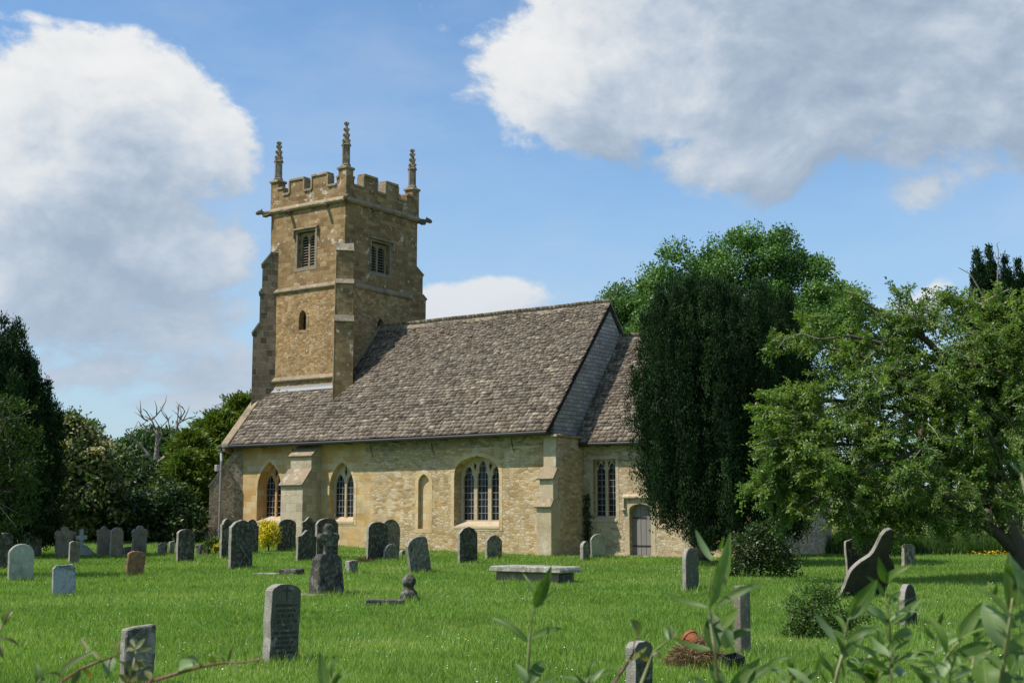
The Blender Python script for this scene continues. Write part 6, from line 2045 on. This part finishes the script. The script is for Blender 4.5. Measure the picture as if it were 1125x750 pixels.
V[:, 0] = bse - np.stack([np.cos(a) * w, np.sin(a) * w, z0], -1); V[:, 1] = bse + np.stack([np.cos(a) * w, np.sin(a) * w, z0], -1)
V[:, 2] = bse + np.stack([np.cos(la) * ln, np.sin(la) * ln, h], -1)
o = link('long_grass', np_mesh('long_grass', V.reshape(-1, 3), np.arange(n * 3).reshape(-1, 3), np.clip(rng.normal(0.5, 0.25, n), 0, 1)), M['grass'])
tag(o, 'longer unmown grass round the feet of the gravestones', 'grass', kind='stuff')

# ------------------------------------------------------------------ foreground shoots and brambles
M['lf_shoot'] = mat_leaf('shoot leaves', [(0, (0.035, 0.07, 0.014)), (0.5, (0.075, 0.14, 0.026)), (0.85, (0.13, 0.20, 0.04)), (1, (0.25, 0.29, 0.11))], 0.35, 0.52, 0.35, (1.4, 1.6, 0.5), 0.25, 14, 0.7)
M['lf_pale'] = mat_leaf('pale leaf undersides', [(0, (0.12, 0.175, 0.075)), (1, (0.21, 0.28, 0.125))], 0.25, 0.5, 0.4, (1.2, 1.4, 0.7), 0.2, 14)
M['lf_bramble'] = mat_leaf('bramble leaves', [(0, (0.05, 0.075, 0.02)), (0.5, (0.12, 0.16, 0.035)), (0.8, (0.17, 0.15, 0.05)), (1, (0.21, 0.10, 0.06))], 0.3, 0.5, 0.4, (1.4, 1.3, 0.6), 0.25, 14, 0.9)
M['stem_green'] = mat_plain('yellow green stem', (0.22, 0.23, 0.09), 0.5, 0, 0.4, 0.3, 40)
M['stem_red'] = mat_plain('reddish bramble stem', (0.17, 0.075, 0.05), 0.5, 0, 0.4, 0.4, 40)
M['stem_brown'] = mat_plain('brown bramble stem', (0.10, 0.055, 0.035), 0.6, 0, 0.3, 0.4, 40)


class LeafSet:
    """curved lance-shaped leaves with a folded midrib"""
    def __init__(self, seed):
        self.V = []; self.F = []; self.R = []; self.r = random.Random(seed)

    def leaf(self, a, b, w, nrm, bend=0.15, tone=None, ns=9, serr=0.0):
        a = Vector(a); b = Vector(b)
        d = b - a; L = d.length
        d.normalize()
        s = d.cross(Vector(nrm))
        if s.length < 1e-3: s = d.cross(Vector((0.3, 0.2, 1)))
        s.normalize()
        u = s.cross(d).normalized()
        base = len(self.V)
        tone = self.r.uniform(0.2, 0.85) if tone is None else tone
        for i in range(ns + 1):
            t = i / ns
            wd = w * 0.5 * (math.sin(PI * min(1, t ** 0.8)) ** 0.85 if 0 < t < 1 else 0.02)
            if serr: wd *= 1 + serr * (1 if i % 2 else -1)
            c = a + d * L * t + u * (L * bend * (math.sin(PI * t) * 0.6 - t * t * 0.5))
            fold = wd * 0.30
            wave = math.sin(t * 9 + tone * 9) * w * 0.035
            self.V += [tuple(c - s * wd + u * (fold + wave)), tuple(c - s * wd * 0.5 + u * fold * 0.42), tuple(c), tuple(c + s * wd * 0.5 + u * fold * 0.42), tuple(c + s * wd + u * (fold - wave))]
        for i in range(ns):
            for k in range(4):
                q = base + i * 5 + k
                self.F.append((q, q + 1, q + 6, q + 5))
                self.R.append(min(0.9, max(0, tone + self.r.uniform(-0.05, 0.05))))
        mb_ = len(self.V); mw = w * 0.028                 # raised pale midrib
        for i in range(ns + 1):
            c = Vector(self.V[base + i * 5 + 2]) + u * w * 0.02
            k_ = mw * (1 - 0.7 * i / ns)
            self.V += [tuple(c - s * k_), tuple(c + s * k_)]
        for i in range(ns):
            q = mb_ + i * 2
            self.F.append((q, q + 1, q + 3, q + 2)); self.R.append(1.0)

    def build(self, name, mat, parent):
        o = link(name, np_mesh(name, np.array(self.V), np.array(self.F), np.array(self.R)), mat, parent, True)
        return o


def fpx(px, py, Y):
    return Vector(at(px, py, Y))


def shoot(label, Y, stem, leaf_list, seed, mat='lf_shoot', stem_mat='stem_green', r0=0.0035, name='willow_shoot', cat='plant shoot', extra=0, group='leafy shoots in the foreground', pale=(), exl=60, serr=0.0):
    r = random.Random(seed)
    base = fpx(stem[0][0], stem[0][1] + 260, Y)
    base.z = max(base.z, 0.0) * 0 + float(ground_z(base.x, base.y))
    root = empty(name, tuple(base)); tag(root, label, cat, group)
    pts = [Vector((0, 0, 0))] + [fpx(a, b, Y + 0.03 * math.sin(i * 1.7 + seed)) - base for i, (a, b) in enumerate(stem)]
    mb = MB(); n = len(pts)
    mb.tube(pts, [r0 * 1.4 * (1 - 0.72 * i / (n - 1)) for i in range(n)], 7)
    mb.build('stem', M[stem_mat], root, smooth_=True)
    L = LeafSet(seed); Lp = LeafSet(seed + 1)
    for i, q in enumerate(leaf_list):
        (ax, ay), (bx, by), w = q[:3]
        dy = q[3] if len(q) > 3 else r.uniform(-0.05, 0.05)
        a = fpx(ax, ay, Y) - base; b = fpx(bx, by, Y + dy) - base
        nv_ = Vector((r.uniform(-0.5, 0.5), -0.75, r.uniform(0.3, 0.9)))
        (Lp if i in pale else L).leaf(a, b, w * Y / FPX * 1.0, nv_, r.uniform(0.05, 0.28) * r.choice((1, 1, -0.6)), serr=serr)
    for _ in range(extra):
        t = r.uniform(0.05, 0.9)
        i = 1 + int(t * (n - 2)); i = min(i, n - 2)
        a = pts[i].lerp(pts[i + 1], r.random())
        an = r.uniform(0, 2 * PI)
        ln = exl * Y / FPX * r.uniform(0.5, 1.1)
        b = a + Vector((math.cos(an) * 0.8, math.sin(an) * 0.8, r.uniform(0.1, 0.9))).normalized() * ln
        (Lp if r.random() < 0.25 else L).leaf(a, b, ln * r.uniform(0.15, 0.24), Vector((-math.cos(an) * 0.4, -math.sin(an) * 0.4 - 0.2, 0.8)), r.uniform(0.1, 0.3), serr=serr)
    L.build('leaves', M[mat], root)
    if Lp.V: Lp.build('pale_leaves', M['lf_pale'], root)
    return root


shoot('single slim shoot with paired narrow leaves, in front of the chest tomb', 2.6, [(580, 760), (580, 735), (582, 700), (586, 672), (588, 658), (590, 648)],
      [((587, 668), (606, 622), 13), ((589, 655), (574, 628), 4), ((590, 650), (592, 634), 3), ((581, 706), (540, 676), 9), ((583, 702), (621, 688), 9), ((578, 752), (567, 727), 11), ((582, 752), (599, 722), 14), ((590, 668), (612, 645), 4), ((584, 755), (616, 742), 8)], 1, pale=(5,), exl=40)
shoot('tall shoot with broad lower leaf rising past the stone post', 2.3, [(790, 760), (787, 735), (784, 705), (780, 680), (779, 650), (782, 625)],
      [((779, 668), (804, 584), 17), ((782, 616), (763, 582), 9), ((790, 606), (795, 590), 4), ((779, 667), (728, 651), 8), ((785, 668), (840, 637), 10), ((785, 717), (783, 671), 22), ((793, 690), (812, 667), 13), ((797, 712), (802, 685), 14), ((784, 714), (738, 702), 10), ((799, 704), (826, 690), 11), ((794, 757), (780, 728), 14), ((800, 757), (836, 722), 12), ((783, 757), (758, 742), 8), ((807, 757), (862, 720), 12)], 2, pale=(1, 7, 12), exl=40)
shoot('leafy shoot with a spear-shaped tip leaf before the small green shrub', 2.2, [(915, 765), (920, 740), (924, 720), (929, 698), (932, 680)],
      [((932, 680), (965, 636), 18), ((922, 706), (893, 672), 12), ((930, 705), (965, 687), 11), ((934, 676), (940, 655), 8), ((917, 750), (930, 721), 18), ((912, 757), (897, 728), 11), ((896, 740), (909, 714), 11), ((893, 755), (863, 731), 10), ((845, 735), (864, 720), 9), ((925, 722), (945, 700), 12), ((918, 740), (895, 712), 9)], 3, extra=3, pale=(1, 7), exl=42)
shoot('tallest shoot with whorled leaves before the ornate headstone', 2.35, [(978, 765), (979, 735), (979, 712), (977, 690), (975, 665), (973, 643)],
      [((973, 640), (965, 612), 10), ((974, 641), (998, 620), 9), ((972, 655), (953, 632), 8), ((975, 688), (949, 663), 13), ((979, 686), (1012, 658), 13), ((980, 700), (1006, 693), 10), ((976, 664), (990, 648), 8), ((978, 715), (1002, 697), 12), ((978, 722), (956, 700), 12), ((979, 730), (1008, 716), 11), ((976, 735), (950, 722), 10), ((979, 745), (998, 735), 13), ((974, 672), (957, 668), 6)], 4, extra=8, pale=(3, 8, 11), exl=45)
shoot('arching shoot leaning right with a dark folded tip leaf', 2.1, [(1015, 770), (1026, 744), (1040, 722), (1050, 709), (1056, 702)],
      [((1053, 704), (1078, 662), 14), ((1040, 719), (1019, 671), 11), ((1043, 722), (1090, 704), 13), ((1024, 755), (1047, 721), 15), ((1032, 735), (1010, 726), 9), ((1050, 710), (1054, 690), 6), ((1050, 716), (1055, 748), 7), ((1020, 757), (1002, 730), 14)], 5, extra=2, pale=(3,), exl=45)
shoot('stout shoot with the broadest leaves at the right edge', 1.9, [(1096, 775), (1100, 748), (1105, 715), (1110, 680), (1112, 655), (1113, 640)],
      [((1108, 670), (1110, 605), 24), ((1115, 668), (1115, 612), 20), ((1103, 713), (1080, 660), 28), ((1106, 722), (1128, 694), 16), ((1084, 757), (1080, 724), 30), ((1110, 740), (1130, 712), 20), ((1112, 690), (1128, 668), 12), ((1100, 735), (1078, 716), 12), ((1114, 650), (1128, 628), 12), ((1106, 757), (1120, 738), 20)], 6, extra=6, pale=(2, 1), exl=55)
shoot('leaf bud tip entering at the right edge above the other shoots', 1.8, [(1150, 770), (1146, 690), (1138, 600), (1128, 545), (1122, 520)],
      [((1122, 522), (1109, 508), 9), ((1123, 520), (1120, 498), 8), ((1128, 545), (1140, 520), 14), ((1138, 600), (1128, 566), 12)], 7, extra=4, pale=(0, 1), exl=50)
shoot('low dense shoot filling the bottom between the taller ones', 2.5, [(960, 775), (962, 750), (966, 730), (968, 716)],
      [((966, 720), (985, 700), 10), ((965, 728), (944, 708), 10), ((967, 716), (966, 692), 9), ((962, 745), (938, 735), 12), ((964, 740), (1000, 738), 11), ((962, 752), (980, 732), 12), ((961, 752), (950, 728), 12)], 8, extra=9, exl=42)
shoot('low shoot at the bottom right with small pointed leaves', 2.4, [(1062, 775), (1066, 748), (1068, 728), (1072, 706), (1074, 690)],
      [((1072, 700), (1062, 676), 9), ((1073, 694), (1084, 674), 8), ((1068, 725), (1050, 712), 9), ((1069, 722), (1092, 712), 10), ((1066, 745), (1046, 735), 11)], 9, extra=8, exl=40)

r_ = random.Random(15)
for px, ty, Y, lab in ((948, 700, 2.75, 'thin leafy shoot rising between the spear-tipped shoot and the whorled one'), (1030, 690, 2.9, 'slender leafy shoot under the round-headed buff headstone'), (1092, 655, 2.7, 'slender leafy shoot half hidden behind the stout shoot at the right'), (1120, 640, 2.6, 'slender leafy shoot cut by the right edge of the picture'), (870, 738, 2.3, 'low leaf sprig at the bottom edge, leftmost of the right-hand shoots'), (645, 744, 2.4, 'small leaf sprig at the bottom edge left of the small inscribed headstone'), (1045, 735, 1.9, 'low leaf sprig at the bottom edge below the arching shoot')):
    n_ = 6
    stem = [(px + r_.uniform(-9, 9) * (1 - i / n_), 772 + (ty - 772) * i / n_) for i in range(n_ + 1)]
    ll = []
    for i in range(2, n_ + 1):
        for sgn in (-1, 1):
            ax, ay = stem[i]
            if i == n_:
                ll.append(((ax, ay), (ax + sgn * r_.uniform(3, 9), ay - r_.uniform(14, 24)), r_.uniform(4, 5.5)))
            elif r_.random() < 0.9:
                ll.append(((ax, ay), (ax + sgn * r_.uniform(16, 34), ay - r_.uniform(-4, 22)), r_.uniform(4, 7)))
    shoot(lab, Y, stem, ll, int(px), pale=(0, 5), extra=4, exl=34, r0=0.0028)

BG = 'bramble stems in the foreground'
bram = [
    ('arching reddish bramble stem with withered leaves at lower left', 2.5, [(60, 765), (68, 748), (88, 735), (105, 728), (125, 721), (133, 716)], 'stem_red',
     [((63, 750), (101, 713), 9), ((98, 716), (88, 700), 5), ((101, 714), (110, 724), 5), ((88, 736), (78, 752), 9), ((125, 722), (118, 742), 17), ((126, 722), (133, 700), 8), ((93, 733), (104, 745), 6), ((70, 748), (52, 738), 7)], 31),
    ('long bramble stem running right behind the square headstone', 2.4, [(150, 765), (165, 748), (193, 740), (221, 732), (245, 728), (268, 727), (286, 724)], 'stem_red',
     [((196, 737), (214, 727), 13), ((238, 728), (228, 722), 7), ((250, 727), (257, 707), 4), ((247, 728), (241, 716), 3), ((165, 747), (160, 735), 8), ((221, 733), (205, 720), 10), ((258, 727), (262, 736), 5), ((278, 726), (287, 721), 5)], 32),
    ('pale starry leaved bramble tip before the square headstone', 2.45, [(135, 770), (140, 750), (146, 735), (148, 722), (150, 712)], 'stem_green',
     [((148, 713), (160, 700), 6), ((148, 713), (167, 712), 7), ((149, 712), (143, 700), 4), ((148, 714), (134, 716), 6), ((145, 736), (168, 728), 11), ((144, 738), (158, 722), 8), ((143, 742), (133, 725), 8), ((142, 748), (166, 745), 9), ((140, 750), (130, 740), 8)], 33),
    ('dark upright blade and drooping leaves at the lower left corner', 2.2, [(30, 780), (36, 760), (44, 745)], 'stem_green',
     [((47, 760), (39, 726), 10), ((44, 745), (50, 757), 6), ((36, 760), (24, 750), 6)], 34),
    ('reddish bramble bud at the left edge', 2.3, [(-14, 740), (-8, 712), (0, 692), (5, 684)], 'stem_red',
     [((5, 686), (14, 668), 7), ((4, 686), (8, 668), 5), ((-4, 702), (24, 708), 5), ((-6, 706), (4, 722), 8), ((-2, 696), (2, 680), 5)], 35),
    ('brown bramble stem with a hanging olive leaf before the small headstone', 2.3, [(660, 780), (675, 748), (688, 730), (696, 716), (697, 705), (699, 700)], 'stem_brown',
     [((698, 700), (695, 680), 20), ((690, 727), (711, 711), 8), ((699, 702), (703, 696), 5), ((680, 742), (668, 732), 6)], 36),
    ('thin bramble twig ending in a pale bud right of the small headstone', 2.35, [(690, 790), (706, 745), (718, 716), (728, 708), (736, 702)], 'stem_green',
     [((735, 702), (729, 688), 5), ((736, 702), (737, 685), 5), ((736, 702), (743, 692), 5), ((716, 718), (727, 722), 8), ((712, 726), (702, 715), 6)], 37),
    ('bright green leaf tips poking up at the bottom beside the inscribed headstone', 2.5, [(355, 790), (360, 765), (364, 750), (368, 738)], 'stem_green',
     [((358, 760), (352, 716), 12), ((366, 748), (369, 720), 7), ((366, 746), (390, 738), 6), ((362, 755), (374, 738), 6)], 38),
]
for lab, Y, stem, sm, ll, sdd in bram:
    shoot(lab, Y, stem, ll, sdd, 'lf_bramble' if sdd not in (34, 38) else 'lf_shoot', sm, 0.003, 'bramble', 'bramble', 0, BG, pale=(4,) if sdd == 31 else ((0,) if sdd == 32 else ((0, 1) if sdd == 37 else ())), serr=0.06)
